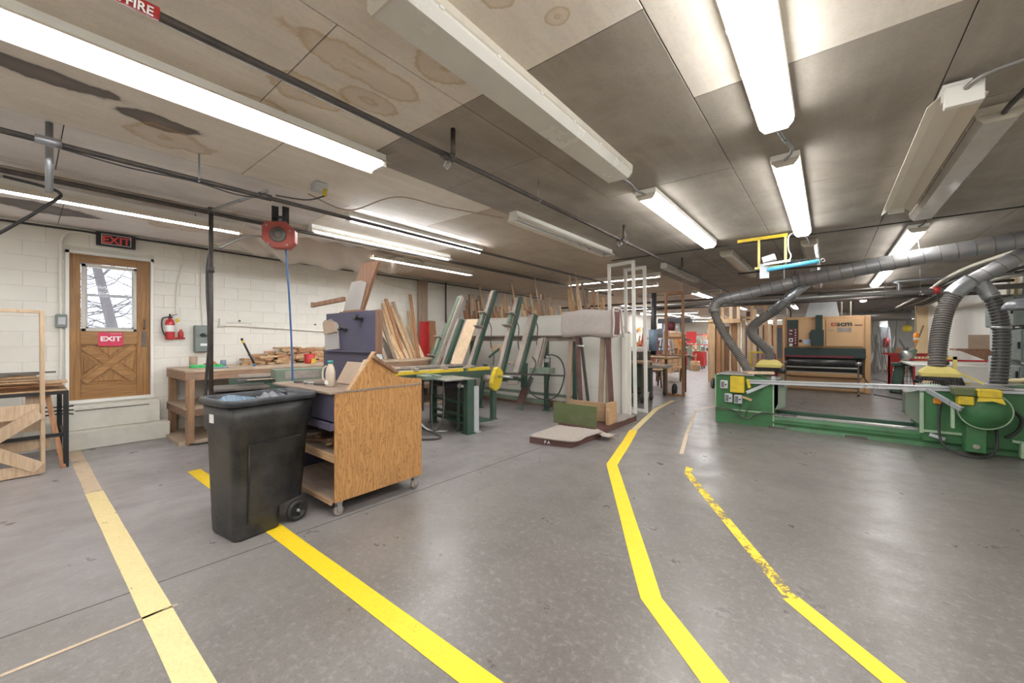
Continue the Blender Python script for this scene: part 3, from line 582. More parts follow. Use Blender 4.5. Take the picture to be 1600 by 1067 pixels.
# steps
t = T('door_steps', 'cream painted two tier wooden steps below the exit door', 'steps', (-8.0, .87, 0))
P(t, 'lower_step', MB().bb(X0, -7.86, .36, 1.42, 0, .25, .01), 'step_paint'); P(t, 'upper_step', MB().bb(X0, -8.0, .36, 1.33, .252, .575, .01), 'step_paint')
P(t, 'slot', MB().bb(-8.01, -7.995, .45, 1.2, .515, .527), 'caulk')
# extinguisher
t = T('fire_extinguisher', 'red fire extinguisher with white label hanging right of the wooden door', 'fire extinguisher', (X0 + .09, 1.47, 1.55)); ex, ey = X0 + .09, 1.46
P(t, 'cylinder', MB().lathe((ex, ey, 1.49), [(.03, 0), (.055, .01), (.06, .03), (.06, .27), (.045, .31), (.02, .33), (.02, .345)]), 'red')
P(t, 'paper_label', MB().lathe((ex, ey, 1.62), [(.061, 0), (.0615, .001), (.0615, .10), (.061, .101)]), 'paper')
P(t, 'valve', MB().bb(ex - .02, ex + .02, ey - .02, ey + .03, 1.83, 1.86, .004).bar((ex, ey - .02, 1.86), (ex, ey + .09, 1.90), .018, .01).cyl((ex, ey, 1.86), (ex, ey, 1.9), .012), 'black')
P(t, 'hose', MB().tube(smooth_path([(ex, ey - .02, 1.85), (ex + .01, ey - .09, 1.82), (ex + .02, ey - .10, 1.70), (ex + .02, ey - .08, 1.60), (ex + .02, ey - .05, 1.55)]), .01, 8), 'rubber')
P(t, 'tag', MB().box((ex + .05, ey + .08, 1.80), (.004, .05, .06), Matrix.Rotation(.5, 3, 'X')), 'yellow')
t = T('spare_extinguisher', 'small red bottle mounted beside the fire extinguisher', 'fire extinguisher', (X0 + .06, 1.6, 1.5))
P(t, 'bottle', MB().lathe((X0 + .06, 1.60, 1.52), [(.02, 0), (.035, .01), (.035, .09), (.015, .12), (.015, .14)], n=12), 'red'); P(t, 'bracket', MB().bb(X0, X0 + .03, 1.54, 1.66, 1.50, 1.53), 'red')
t = T('disconnect_switch', 'grey metal electrical switch box with a lever on the left wall', 'switch box', (X0 + .06, 1.87, 1.5))
P(t, 'case', MB().bb(X0, X0 + .11, 1.77, 1.98, 1.29, 1.73, .01), 'grey_box'); P(t, 'cover', MB().bb(X0 + .11, X0 + .122, 1.775, 1.975, 1.295, 1.725, .006), 'grey_box')
P(t, 'lever', MB().cyl((X0 + .12, 1.87, 1.57), (X0 + .15, 1.87, 1.57), .03).bar((X0 + .15, 1.85, 1.59), (X0 + .15, 1.94, 1.55), .02, .02), 'black'); P(t, 'name_plate', MB().bb(X0 + .122, X0 + .124, 1.84, 1.94, 1.39, 1.43), 'paper')
conduit('wall_conduit', [(X0 + .02, 1.90, 1.73), (X0 + .02, 1.88, 2.3), (X0 + .02, 1.88, 3.0)], .012, 'block_paint', 'thin cream conduit rising from the grey switch box', k=4)
conduit('wall_conduit', [(X0 + .02, 1.55, 1.92), (X0 + .02, 1.57, 2.4), (X0 + .02, 1.64, 2.75), (X0 + .02, 1.58, 2.95), (X0 + .02, 1.3, 3.02)], .012, 'block_paint', 'thin cream conduit curving above the fire extinguisher')
conduit('wall_conduit', [(X0 + .03, .30, .45), (X0 + .03, .33, 1.2), (X0 + .03, .325, 2.6), (X0 + .03, .36, 2.93), (X0 + .03, .5, 3.0), (X0 + .03, .66, 2.98)], .016, 'block_paint', 'painted conduit running up the left side of the exit door frame')
t = T('outlet_box', 'small grey outlet box on the wall left of the exit door', 'outlet', (X0 + .05, .33, 1.75)); P(t, 'box', MB().bb(X0, X0 + .07, .28, .385, 1.66, 1.84, .008), 'grey_box'); P(t, 'cover', MB().bb(X0 + .07, X0 + .078, .30, .37, 1.70, 1.80, .004), 'grey_light')
t = T('wall_conduit_run', 'cream conduit with outlet box running along the left wall above the offcuts', 'conduit', (X0 + .04, 3.0, 1.70))
P(t, 'conduit', MB().tube(smooth_path([(X0 + .03, 2.1, 1.72), (X0 + .03, 2.4, 1.74), (X0 + .03, 3.6, 1.68), (X0 + .03, 4.1, 1.66), (X0 + .03, 4.6, 1.68)]), .017, 8), 'block_paint'); P(t, 'outlet', MB().bb(X0, X0 + .06, 2.12, 2.22, 1.74, 1.86, .006).bb(X0, X0 + .03, 2.22, 2.62, 1.79, 1.86, .004), 'block_paint')
P(t, 'knockout', MB().cyl((X0 + .03, 2.42, 1.825), (X0 + .034, 2.42, 1.825), .02).cyl((X0 + .02, 3.75, 1.80), (X0 + .025, 3.75, 1.80), .02), 'iron')
conduit('wall_cable', [(X0 + .02, 5.0, 2.95), (X0 + .03, 5.6, 2.80), (X0 + .02, 6.4, 2.76), (X0 + .02, 7.2, 2.92)], .008, 'old_white', 'thin sagging cable high on the left wall above the leaning boards', 'cable')
conduit('wall_pipe', [(X0 + .05, 7.25, 1.95), (X0 + .05, 7.25, 3.05)], .02, 'black_pipe', 'thin dark vertical pipe where the left wall meets the partition', 'pipe', k=0)
conduit('wall_top_cable', [(X0 + .04, -1, 3.0), (X0 + .04, 1.3, 3.02), (X0 + .04, 4, 3.0), (X0 + .04, 7.2, 3.01), (X0 + .06, 12, 2.98)], .014, 'rubber', 'black cable tucked in the corner between left wall and ceiling', 'cable')
# plastic sheeting sagging under the ceiling
def sheet(u, v):
    y = 1.9 + 3.1 * u; xx = -7.7 + 1.5 * v
    return Vector((xx + .06 * math.sin(9 * u + 3 * v), y, 3.04 - .26 * math.sin(math.pi * min(1, max(0, v))) * (.55 + .45 * math.sin(3.1 * u)) - .035 * math.sin(31 * u + 11 * v) * math.sin(math.pi * v) - .02 * math.sin(17 * v + 47 * u)))
W('plastic_sheeting', MB().grid(sheet, 70, 24), 'plastic_film', 'crumpled clear plastic sheeting sagging from the ceiling above the bench', 'plastic sheet', (-7.2, 3.2, 2.9))
# outside
S('ground_outside', MB().bb(-40, -8.45, -30, 30, -.3, -.2), 'snow'); bpy.data.objects['ground_outside'].name = 'trim_2'
for i, (tx, ty, rr, lean) in enumerate([(-10.6, .60, .10, -.05), (-11.8, 1.55, .12, -.22), (-11.2, 1.30, .05, .3), (-13.5, .4, .06, .1), (-14.5, 1.9, .08, .05), (-13.0, 1.0, .045, -.2)]):
    mb = MB(); pts = [(tx, ty + lean * k, -.2 + k * 1.2) for k in range(5)]; mb.tube(smooth_path(pts, 3), rr, 8, True, [rr * (1 - .05 * j) for j in range(13)])
    t = T('bare_tree', ['thick bare tree trunk outside the door window at left', 'leaning bare tree outside the door window at right', 'thin slanting bare sapling outside the door window', 'bare tree further back seen through the door window', 'bare tree deep in the woods seen through the door window', 'slim leaning bare tree between the two thick trunks outside'][i], 'tree', (tx, ty, -.2))
    P(t, 'trunk', mb, 'bark'); br = MB()
    for k in range(26):
        z0 = R.uniform(.6, 4); s_ = R.choice((-1, 1)); L = R.uniform(.4, 1.3); y0 = ty + lean * (z0 + .2) / 1.2
        br.tube(smooth_path([(tx, y0, z0), (tx + R.uniform(-.2, .2), y0 + s_ * L * .5, z0 + R.uniform(.05, .4)), (tx + R.uniform(-.4, .4), y0 + s_ * L, z0 + R.uniform(.1, .9))], 3), .012, 5, True, [.016, .014, .012, .01, .008, .006, .004])
    P(t, 'branches', br, 'bark')
# ================================================================== FAR LEFT CORNER: steel rack and leaning frames
t = T('steel_table', 'black steel table stacked with thin boards left of the exit door', 'table', (-7.3, -.3, 0))
for px_, py_ in ((-6.98, .32), (-7.75, .30), (-6.98, -1.2), (-7.75, -1.2)): P(t, 'leg', MB().bb(px_ - .022, px_ + .022, py_ - .022, py_ + .022, 0, .9, .003), 'black')
P(t, 'top_frame', MB().bb(-7.0, -6.96, -1.2, .34, .86, .90).bb(-7.77, -7.73, -1.2, .34, .86, .90).bb(-7.77, -6.96, .30, .34, .86, .9).bb(-7.77, -6.96, -1.2, -1.16, .86, .9), 'black'); P(t, 'tabletop', MB().bb(-7.76, -6.97, -1.2, .33, .90, .915), 'plank_x'); P(t, 'lower_rail', MB().bb(-7.0, -6.97, -1.2, .33, .37, .41).bb(-7.76, -6.97, .30, .32, .37, .40), 'black')
for i in range(7):
    z0 = .917 + i * .022; L0 = R.uniform(-1.4, -.5); L1 = R.uniform(.1, .42)
    W('thin_board', MB().box((-7.3 + R.uniform(-.05, .1), (L0 + L1) / 2, z0 + .009), (R.uniform(.25, .6), L1 - L0, .016), Matrix.Rotation(R.uniform(-.05, .05), 3, 'Z'), .002), R.choice(['pine_red', 'pine', 'plank_x', 'pine_grey']), 'thin wooden board in the pile on the black steel table', 'board', (-7.3, 0, z0), 'thin boards on the steel table')
for i in range(4):
    W('metal_strip', MB().box((-7.1 - i * .12, -.35 + .12 * i, 1.085 + .012 * (i % 2)), (.04, .5, .02), Matrix.Rotation(R.uniform(-.3, .3), 3, 'Z'), .002), 'iron', 'dark metal strip lying on the thin boards', 'metal strip', (-7.1, 0, 1.08), 'metal strips on the thin boards')
for i in range(3): conduit('steel_rod', [(-7.15, .1, .60 + .05 * i), (-7.05, .30, .60 + .04 * i + .02), (-7.0, .38, .61 + .05 * i)], .008, 'black', 'black rod end sticking out under the steel table', 'rod')['group'] = 'rods under the steel table'
def vframe(name, label, cat, corners, wd, th, mat, extra=()):
    # rectangular frame from corners bl, br, tr, tl
    bl, br, tr, tl = [Vector(c) for c in corners]; nrm = (br - bl).cross(tl - bl).normalized(); t = T(name, label, cat, tuple((bl + br) / 2))
    up = (tl - bl).normalized(); sd = (br - bl).normalized()
    for nm, p, q in (('stile', bl + sd * wd / 2, tl + sd * wd / 2), ('stile', br - sd * wd / 2, tr - sd * wd / 2)): P(t, nm, MB().bar(p, q, wd, th, nrm, .002), mat)
    for nm, p, q in (('rail', bl + up * wd / 2 + sd * wd, br + up * wd / 2 - sd * wd), ('rail', tl - up * wd / 2 + sd * wd, tr - up * wd / 2 - sd * wd)): P(t, nm, MB().bar(p, q, wd, th, nrm, .002), mat)
    for h in extra: P(t, 'mid_rail', MB().bar(bl.lerp(tl, h) + sd * wd, br.lerp(tr, h) - sd * wd, wd, th, nrm, .002), mat)
    return t
vframe('wooden_frame', 'tall thin pale wooden frame leaning at the left edge', 'frame', [(-6.62, -.85, 0.0), (-6.90, .16, 0), (-7.02, .155, 1.83), (-6.74, -.85, 1.83)], .035, .03, 'ash')
t = T('braced_gate', 'wide pale wooden gate with an X brace leaning on the steel table', 'gate', (-6.9, -.3, 0))
def gy(y, z, off=0): return Vector((-6.78 - .10 * z - .06 * (y + .3) + off, y, z))
P(t, 'top_rail', MB().bar(gy(-1.0, .70), gy(.12, .70), .16, .022, (1, 0, .1), .002), 'ash'); P(t, 'bottom_rail', MB().bar(gy(-1.0, .07), gy(.14, .07), .12, .022, (1, 0, .1), .002), 'ash')
P(t, 'brace', MB().bar(gy(-.62, .12, .02), gy(.12, .68, .02), .12, .022, (1, 0, .1), .002), 'ash'); P(t, 'brace', MB().bar(gy(-.62, .62, .022), gy(.12, .08, .022), .12, .022, (1, 0, .1), .002), 'ash')
P(t, 'panel', MB().prism([gy(-1.0, .1, -.02), gy(.12, .1, -.02), gy(.12, .7, -.02), gy(-1.0, .7, -.02)], (-.006, 0, 0)), 'pine_grey') if False else None
t = T('leaning_boards', 'narrow slanted board with side pieces leaning behind the thin frame near the door', 'board', (-6.95, .27, 0))
P(t, 'slanted_board', MB().bar((-6.98, .30, .0), (-7.04, .18, .86), .045, .05, (1, 0, 0), .002), 'pine_red'); P(t, 'crosspiece', MB().bar((-7.05, -.5, .30), (-7.02, .20, .32), .14, .02, (1, 0, 0), .002), 'ash'); P(t, 'crosspiece', MB().bar((-7.06, .02, .78), (-7.06, .15, .78), .2, .02, (1, 0, 0), .002), 'ash')
P(t, 'crosspiece', MB().bar((-7.09, -.9, .60), (-7.07, .14, .60), .30, .02, (1, 0, 0), .002), 'ash')
# ================================================================== WORKBENCH along the left wall
BX0, BX1, BY0, BY1 = -8.17, -7.02, 1.43, 6.6
t = T('workbench', 'long rough brown wooden two tier workbench along the left wall', 'workbench', (-7.6, 1.6, 0))
for px_ in (-7.06, -8.1):
    for py_ in (1.49, 3.2, 4.9, 6.5): P(t, 'leg', MB().bb(px_ - .045, px_ + .045, py_ - .045, py_ + .045, .42 if py_ == 0 else 0, .93, .004), 'bench_post')
P(t, 'top_apron', MB().bb(BX1 - .05, BX1, BY0, BY1, .91, 1.03, .004).bb(BX0, BX1 - .05, BY0, BY0 + .05, .91, 1.03, .004), 'bench_wood')
for i in range(5): P(t, 'top_plank', MB().bb(BX0 + i * .23, BX0 + i * .23 + .226, BY0, BY1, 1.03, 1.055, .003), 'bench_top')
P(t, 'shelf_apron', MB().bb(BX1 - .05, BX1, BY0, BY1, .40, .50, .004).bb(BX0, BX1 - .05, BY0, BY0 + .05, .40, .50, .004), 'bench_wood'); P(t, 'shelf', MB().bb(BX0, BX1, BY0, BY1, .50, .52, .003), 'bench_top')
P(t, 'floor_platform', MB().bb(BX0, BX1 - .06, BY0 - .06, BY1, .0, .05, .004), 'bench_top')
W('black_hose', MB().tube(smooth_path([(-7.9, 1.4, .02), (-7.3, 1.42, .02), (-6.99, 1.5, .02), (-6.94, 1.75, .02), (-6.95, 2.3, .02)]), .012, 8), 'rubber', 'black hose lying on the floor at the front of the workbench', 'hose', (-7.0, 1.5, 0))
for i in range(9): W('shelf_board', MB().box((-7.25 - R.uniform(0, .3), 1.95 + R.uniform(0, .4), .535 + .018 * i), (R.uniform(.06, .1), R.uniform(.5, .9), .016), Matrix.Rotation(R.uniform(-.6, .6), 3, 'Z'), .002), R.choice(['pine', 'pine_red', 'plank_x']), 'thin offcut board lying on the lower shelf of the workbench', 'board', (-7.3, 2, .53), 'boards on the bench shelf')
t = W('cardboard_roll', MB().lathe((-7.95, 1.72, 1.056), [(.05, 0), (.055, .005), (.055, .17), (.045, .17), (.045, .03)], n=18), 'cardboard', 'grey brown cardboard tube standing on the workbench corner', 'tube', (-7.95, 1.72, 1.056))
W('green_tray', MB().bb(-7.75, -7.6, 1.62, 2.05, 1.056, 1.075, .006).tube([(-7.68 + .07 * math.cos(a / 12 * 6.283), 1.72 + .1 * math.sin(a / 12 * 6.283), 1.085) for a in range(13)], .014, 6).tube([(-7.68 + .07 * math.cos(a / 12 * 6.283), 1.93 + .1 * math.sin(a / 12 * 6.283), 1.085) for a in range(13)], .014, 6), 'lime', 'bright green plastic tray on the workbench', 'tray', (-7.68, 1.8, 1.056))
W('leather_glove', MB().grid(lambda u, v: Vector((-7.78 + .12 * v, 1.80 + .18 * u, 1.09 + .08 * math.sin(3.1 * u) * math.sin(3.1 * v) + .012 * math.sin(25 * u))), 14, 8), 'pine_red', 'crumpled brown work glove behind the green tray', 'glove', (-7.7, 1.8, 1.09))
W('coffee_can', MB().lathe((-7.8, 2.08, 1.056), [(.035, 0), (.04, .004), (.04, .1), (.034, .1), (.034, .02)], n=16), 'blue_plastic', 'small blue white can on the workbench behind the tray', 'can', (-7.8, 2.08, 1.056))
W('blue_bar', MB().box((-7.2, 1.85, 1.068), (.03, .28, .02), Matrix.Rotation(.1, 3, 'Z'), .003), 'blue_plastic', 'short pale blue bar near the front edge of the workbench', 'bar', (-7.2, 1.85, 1.056))
t = T('push_stick', 'black and yellow handle with blue tip leaning upright on the workbench', 'handle', (-7.5, 2.4, 1.06))
P(t, 'grip', MB().cyl((-7.35, 2.38, 1.11), (-7.55, 2.30, 1.43), .016), 'black'); P(t, 'collar', MB().cyl((-7.55, 2.30, 1.43), (-7.575, 2.29, 1.475), .018), 'yellow'); P(t, 'end_cap', MB().cyl((-7.575, 2.29, 1.475), (-7.595, 2.28, 1.51), .018), 'black'); P(t, 'tip', MB().cyl((-7.34, 2.385, 1.09), (-7.33, 2.39, 1.06), .02), 'blue')
# offcut pile
KIND = {'pine': 'golden brown', 'pine_red': 'reddish brown', 'pine_pale': 'very pale', 'pine_grey': 'grey weathered', 'offcut': 'sawn tan'}
def hprof(y):
    pts = [(2.35, .06), (2.6, .10), (2.85, .20), (3.1, .31), (3.35, .30), (3.6, .24), (3.8, .26), (4.0, .36), (4.3, .44), (4.6, .40), (4.9, .30), (5.1, .12)]
    for (a0, h0), (a1, h1) in zip(pts, pts[1:]):
        if a0 <= y <= a1: return h0 + (h1 - h0) * (y - a0) / (a1 - a0)
    return 0
n_off = 0
for row, xc in enumerate((-8.05, -7.88, -7.70)):
    y = 2.38
    while y < 5.1:
        L = R.uniform(.14, .30); yc = y + L / 2; hh = hprof(yc) * (1.0 - .22 * row) * R.uniform(.9, 1.08); z = 1.056
        while z < 1.056 + hh and n_off < 210:
            m_ = R.choice(['offcut', 'offcut', 'pine', 'pine_red']); th = R.uniform(.026, .042); dp = R.uniform(.06, .14)
            W('wood_offcut', MB().box((xc + R.uniform(-.02, .03), yc + R.uniform(-.05, .05), z + th / 2 + .001), (dp, L * R.uniform(.7, 1.1), th - .002), Matrix.Rotation(R.uniform(-.35, .35) if R.random() < .8 else 1.4, 3, 'Z') @ Matrix.Rotation(R.uniform(-.06, .06), 3, 'X'), .002), m_, KIND[m_] + ' short wooden offcut in the heap at the back of the workbench', 'offcut', (xc, yc, z), 'wood offcuts heaped on the workbench')
            z += th; n_off += 1
        y += L * .92
t = T('red_tub', 'red plastic tub with a yellow label in front of the offcut heap', 'tub', (-7.4, 3.30, 1.056))
P(t, 'body', MB().lathe((-7.42, 3.3, 1.056), [(.075, 0), (.08, .005), (.095, .17), (.085, .17), (.072, .02)], n=20), 'red'); P(t, 'sticker', MB().bar((-7.345, 3.33, 1.06), (-7.335, 3.335, 1.15), .09, .004, (1, .4, 0)), 'yellow')
W('blue_can', MB().lathe((-7.5, 3.9, 1.056), [(.04, 0), (.045, .005), (.045, .16), (.02, .18), (.02, .20)], n=14), 'bag_grey', 'dark blue spray can standing before the tallest offcuts', 'can', (-7.5, 3.9, 1.056))
# leaning lumber on the bench
spec = [(5.02, 4.92, 1.86, .09, 'grey_light'), (5.12, 4.98, 1.9, .05, 'pine_grey'), (5.42, 5.10, 1.93, .07, 'pine_pale'), (5.50, 5.22, 2.0, .06, 'pine'), (5.56, 5.30, 2.35, .06, 'pine'), (5.62, 5.36, 2.45, .05, 'pine_red'), (5.70, 5.42, 1.95, .07, 'pine_pale'), (5.75, 5.50, 2.3, .05, 'pine'), (5.82, 5.56, 2.4, .05, 'pine_grey'), (5.86, 5.62, 1.8, .06, 'pine_pale'), (5.9, 5.70, 2.1, .05, 'pine'), (5.95, 6.05, 2.62, .05, 'pine_red'), (6.02, 6.0, 2.2, .05, 'pine'), (6.15, 6.0, 1.85, .07, 'pine_pale'), (5.35, 5.28, 2.2, .035, 'pine'), (5.3, 5.2, 2.05, .05, 'pine_grey')]
lab = {'grey_light': 'wide grey painted board leaning against the left wall at the end of the bench'}
for i, (yb, yt, zt_, wd, m) in enumerate(spec):
    xb = -7.72 + .05 * (i % 4); yb -= .06; wd = wd * 1.35 + .012
    W('leaning_board', MB().bar((xb, yb, 1.056), (-8.12, yt, zt_), wd, .022, (1, 0, .2), .002), m, lab.get(m, 'long %s board leaning on the left wall in the stack behind the purple cart' % KIND.get(m, '')), 'board', (xb, yb, 1.056), None if m in lab else 'boards leaning on the wall beyond the bench')
t = T('steel_channel', 'bright red upright metal panel among the leaning boards', 'panel', (-8.0, 6.3, 1.0)); P(t, 'sheet', MB().bb(-8.06, -8.03, 6.28, 6.52, 1.056, 1.95, .004), 'red'); P(t, 'flange', MB().bb(-8.06, -7.96, 6.50, 6.53, 1.056, 1.95, .003), 'red')
W('tall_post', MB().bb(-8.17, -8.08, 6.30, 6.58, 1.056, 3.0, .006), 'pine_grey', 'tall brown timber post fixed upright against the left wall', 'post', (-8.12, 6.45, 1.056))
W('leaning_board', MB().bar((-7.95, 6.68, .95), (-8.1, 6.72, 1.98), .22, .02, (1, 0, .1), .002), 'pine_red', 'short orange brown board beside the red panel', 'board', (-7.95, 6.7, .95))
# ================================================================== BLACK BIN
t = T('wheeled_bin', 'large black wheeled rubbish bin on the yellow line', 'bin', (-3.66, 1.2, 0))
def rring(z, x0, x1, y0, y1, r=.07, rz=.14, c=(-3.62, 1.15)):
    out = []
    for (cx, cy, a0) in ((x1 - r, y1 - r, 0), (x0 + r, y1 - r, 90), (x0 + r, y0 + r, 180), (x1 - r, y0 + r, 270)):
        for k in range(5):
            g = math.radians(a0 + k * 22.5); p = Vector((cx + r * math.cos(g), cy + r * math.sin(g), 0)); q = p - Vector((*c, 0)); q.rotate(Matrix.Rotation(rz, 3, 'Z')); out.append(Vector((c[0] + q.x, c[1] + q.y, z)))
    return out
bx0, bx1 = -3.83, -3.41
P(t, 'body', MB().loft([rring(.0, -3.80, bx1 + .00, .95, 1.27, .05), rring(.02, -3.81, bx1 + .01, .94, 1.28, .06), rring(.17, -3.815, bx1 + .013, .935, 1.28, .06), rring(.20, -3.815, bx1 + .013, .935, 1.46, .06), rring(.80, -3.825, bx1 + .022, .915, 1.515, .06), rring(.81, -3.84, bx1 + .040, .90, 1.53, .06), rring(1.02, -3.845, bx1 + .045, .895, 1.55, .06),
                        rring(1.02, -3.83, bx1 + .03, .91, 1.53, .06), rring(.60, -3.83, bx1 + .01, .93, 1.48, .06), rring(.3, -3.80, bx1 - .01, .96, 1.36, .06)]), 'bin_plastic')
P(t, 'rim', MB().loft([rring(1.005, -3.845, bx1 + .045, .895, 1.55, .06), rring(1.005, -3.87, bx1 + .065, .87, 1.57, .08), rring(1.045, -3.872, bx1 + .068, .868, 1.572, .08), rring(1.055, -3.862, bx1 + .058, .878, 1.565, .07), rring(1.05, -3.835, bx1 + .035, .905, 1.535, .06), rring(1.005, -3.835, bx1 + .035, .905, 1.535, .06)], True, False), 'bin_rim', 'grey worn rim')
def bl(x, y): q = Vector((x + 3.62, y - 1.15, 0)); q.rotate(Matrix.Rotation(.14, 3, 'Z')); return (q.x - 3.62, q.y + 1.15)
for sx in (-3.40, -3.84):
    c = bl(sx, 1.40); e = bl(sx + .05, 1.40); wh = P(t, 'wheel', MB().lathe((c[0], c[1], .085), [(.02, -.022), (.07, -.02), (.085, -.012), (.085, .012), (.07, .02), (.055, .018), (.05, .005), (.02, .008)], (Vector((e[0], e[1], 0)) - Vector((c[0], c[1], 0))), 24), 'rubber')
    P(wh, 'hub', MB().lathe((c[0], c[1], .085), [(.012, -.03), (.014, .024), (.01, .028)], (Vector((e[0], e[1], 0)) - Vector((c[0], c[1], 0))), 10), 'steel')
    sp = MB()
    for k in range(5):
        g = k * 1.2566; sp.bar((c[0] + (e[0] - c[0]) * .25, c[1] + (e[1] - c[1]) * .25, .085), (c[0] + (e[0] - c[0]) * .25 + .0, c[1] + .055 * math.cos(g), .085 + .055 * math.sin(g)), .012, .006, (1, 0, 0))
    P(wh, 'spokes', sp, 'black')
p, q = bl(-3.39, .97), bl(-3.39, .99)
mbx = MB()
for (ya, yb, za, zb_) in ((1.02, 1.032, .12, .70), (1.02, 1.42, .70, .712)):
    p0, p1 = bl(bx1 + .022, ya), bl(bx1 + .022, yb); mbx.bar((p0[0], p0[1], (za + zb_) / 2), (p1[0], p1[1], (za + zb_) / 2), .012, zb_ - za)
P(t, 'moulded_rib', mbx, 'bin_plastic')
p0, p1 = bl(-3.70, .910), bl(-3.64, .910)
P(t, 'white_sticker', MB().bar((*bl(-3.70, .899), .90), (*bl(-3.63, .899), .90), .004, .065), 'paper', 'small white sticker')
W('blue_liner', MB().grid(lambda u, v: Vector((*bl(-3.80 + .10 * v + .008 * math.sin(50 * u), .97 + .30 * u + .015 * math.sin(9 * v)), 1.045 - .30 * v + .012 * math.sin(7 * u) - .05 * (2 * u - 1) ** 2)), 40, 10), 'blue_plastic', 'crumpled pale blue plastic liner inside the near end of the black bin', 'plastic bag', (*bl(-3.7, 1.0), .95))
W('grey_bag', MB().grid(lambda u, v: Vector((*bl(-3.82 + .36 * v, 1.27 + .25 * u), .95 + .085 * math.sin(math.pi * u) ** .4 * (1 - .6 * v) + .012 * math.sin(23 * u + 9 * v))), 20, 14), 'bag_grey', 'dark grey plastic bag filling the far end of the black bin', 'plastic bag', (*bl(-3.7, 1.4), .96))
# ================================================================== TOOL CART
CX0, CX1, CY0, CY1 = -4.38, -3.22, 1.64, 2.54
t = T('tool_cart', 'homemade rolling tool cart with orange plywood side and purple back board', 'cart', (-3.8, 2.1, 0))
P(t, 'side_panel', MB().bb(CX1 - .018, CX1, CY0, CY1, .125, 1.04, .002), 'ply'); P(t, 'side_panel', MB().bb(CX0, CX0 + .018, CY0, CY1, .125, 1.04, .002), 'purple')
P(t, 'worktop', MB().bb(CX0 - .02, CX1 + .006, CY0 - .05, CY1, 1.04, 1.06, .003), 'cart_top'); P(t, 'bottom_shelf', MB().bb(CX0 + .018, CX1 - .018, CY0 - .01, CY1, .125, .145, .002), 'cart_top'); P(t, 'bottom_edging', MB().bb(CX0, CX1 - .018, CY0 - .03, CY0 - .01, .11, .15, .002), 'plank_x')
P(t, 'middle_shelf', MB().bb(CX0 + .018, CX1 - .018, CY0 + .02, CY1, .50, .52, .002), 'cart_top'); P(t, 'shelf_edging', MB().bb(CX0, CX1 - .018, CY0, CY0 + .02, .455, .525, .002), 'plank_x')
P(t, 'drawer_front', MB().bb(CX0 + .01, CX1 - .018, CY0, CY0 + .018, .80, 1.035, .003), 'purple', 'dark purple drawer front'); P(t, 'lower_lip', MB().bb(CX0 + .01, CX1 - .018, CY0 - .03, CY0 + .01, .73, .79, .003), 'purple', 'dark purple edge strip'); P(t, 'back_panel', MB().bb(CX0, CX1 - .018, CY1 - .018, CY1, .125, 1.04), 'brown_board')
P(t, 'post', MB().bb(-3.75, -3.71, 2.0, 2.04, .145, .5), 'plank_x')
gx = CX1 + .0
P(t, 'gable_front', MB().prism([(gx, 1.77, 1.045), (gx, 2.00, 1.045), (gx, 2.00, 1.36)], (-.018, 0, 0)), 'ply', 'triangular plywood end piece')
P(t, 'gable_rear', MB().prism([(gx, 2.004, 1.045), (gx, 2.54, 1.045), (gx, 2.54, 1.09), (gx, 2.525, 1.105), (gx, 2.42, 1.115), (gx, 2.32, 1.13), (gx, 2.24, 1.15), (gx, 2.14, 1.23), (gx, 2.05, 1.335), (gx, 2.004, 1.36)], (-.018, 0, 0)), 'ply', 'curved plywood end piece')
P(t, 'gable_edging', MB().bar((gx - .03, 1.765, 1.05), (gx - .03, 2.02, 1.385), .05, .012, (0, -1, 1)), 'plank_x'); P(t, 'gable_cleat', MB().bar((gx + .012, 1.985, 1.34), (gx + .012, 2.24, 1.18), .045, .03, (0, 1, 2), .003), 'brown_board', 'dark brown cleat on the gable')
P(t, 'back_board', MB().bb(-4.34, -3.34, 2.11, 2.13, 1.37, 1.78, .003), 'purple', 'upper purple tool board'); P(t, 'back_board', MB().bb(-4.42, -3.42, 2.12, 2.14, 1.055, 1.38, .003), 'purple', 'lower purple tool board')
P(t, 'board_edge', MB().bb(-3.34, -3.31, 2.09, 2.15, 1.36, 1.78, .003), 'brown_board'); P(t, 'board_ledge', MB().bb(-4.36, -3.38, 2.08, 2.12, 1.366, 1.38, .002), 'purple')
for hx, hz in ((-3.62, 1.70), (-3.92, 1.60)): P(t, 'hook', MB().bb(hx - .04, hx + .04, 2.04, 2.11, hz - .012, hz + .012, .004).bar((hx, 2.05, hz), (hx + .06, 2.03, hz + .03), .03, .03), 'black')
P(t, 'pouch', MB().prism([(-4.33, 2.10, 1.68), (-4.20, 2.10, 1.72), (-4.05, 2.10, 1.66), (-4.02, 2.10, 1.40), (-4.30, 2.10, 1.38)], (0, -.02, 0)), 'film', 'clear plastic pouch')
P(t, 'pouch_flap', MB().prism([(-4.33, 2.095, 1.68), (-4.28, 2.095, 1.71), (-4.07, 2.095, 1.68), (-4.04, 2.095, 1.58), (-4.30, 2.095, 1.55)], (0, -.03, 0)), 'cardboard', 'folded brown pouch flap')
for cxx, cyy in ((CX1 - .04, CY0 + .05), (CX1 - .04, CY1 - .06), (CX0 + .06, CY0 + .05), (CX0 + .06, CY1 - .06)):
    cs = P(t, 'caster', MB().bb(cxx - .025, cxx + .025, cyy - .03, cyy + .03, .105, .125, .002).bb(cxx - .025, cxx - .02, cyy - .02, cyy + .02, .035, .11).bb(cxx + .02, cxx + .025, cyy - .02, cyy + .02, .035, .11), 'steel')
    P(cs, 'wheel', MB().lathe((cxx, cyy, .042), [(.01, -.016), (.038, -.015), (.042, -.008), (.042, .008), (.038, .015), (.01, .016)], (1, 0, 0), 18), 'dusty_iron')
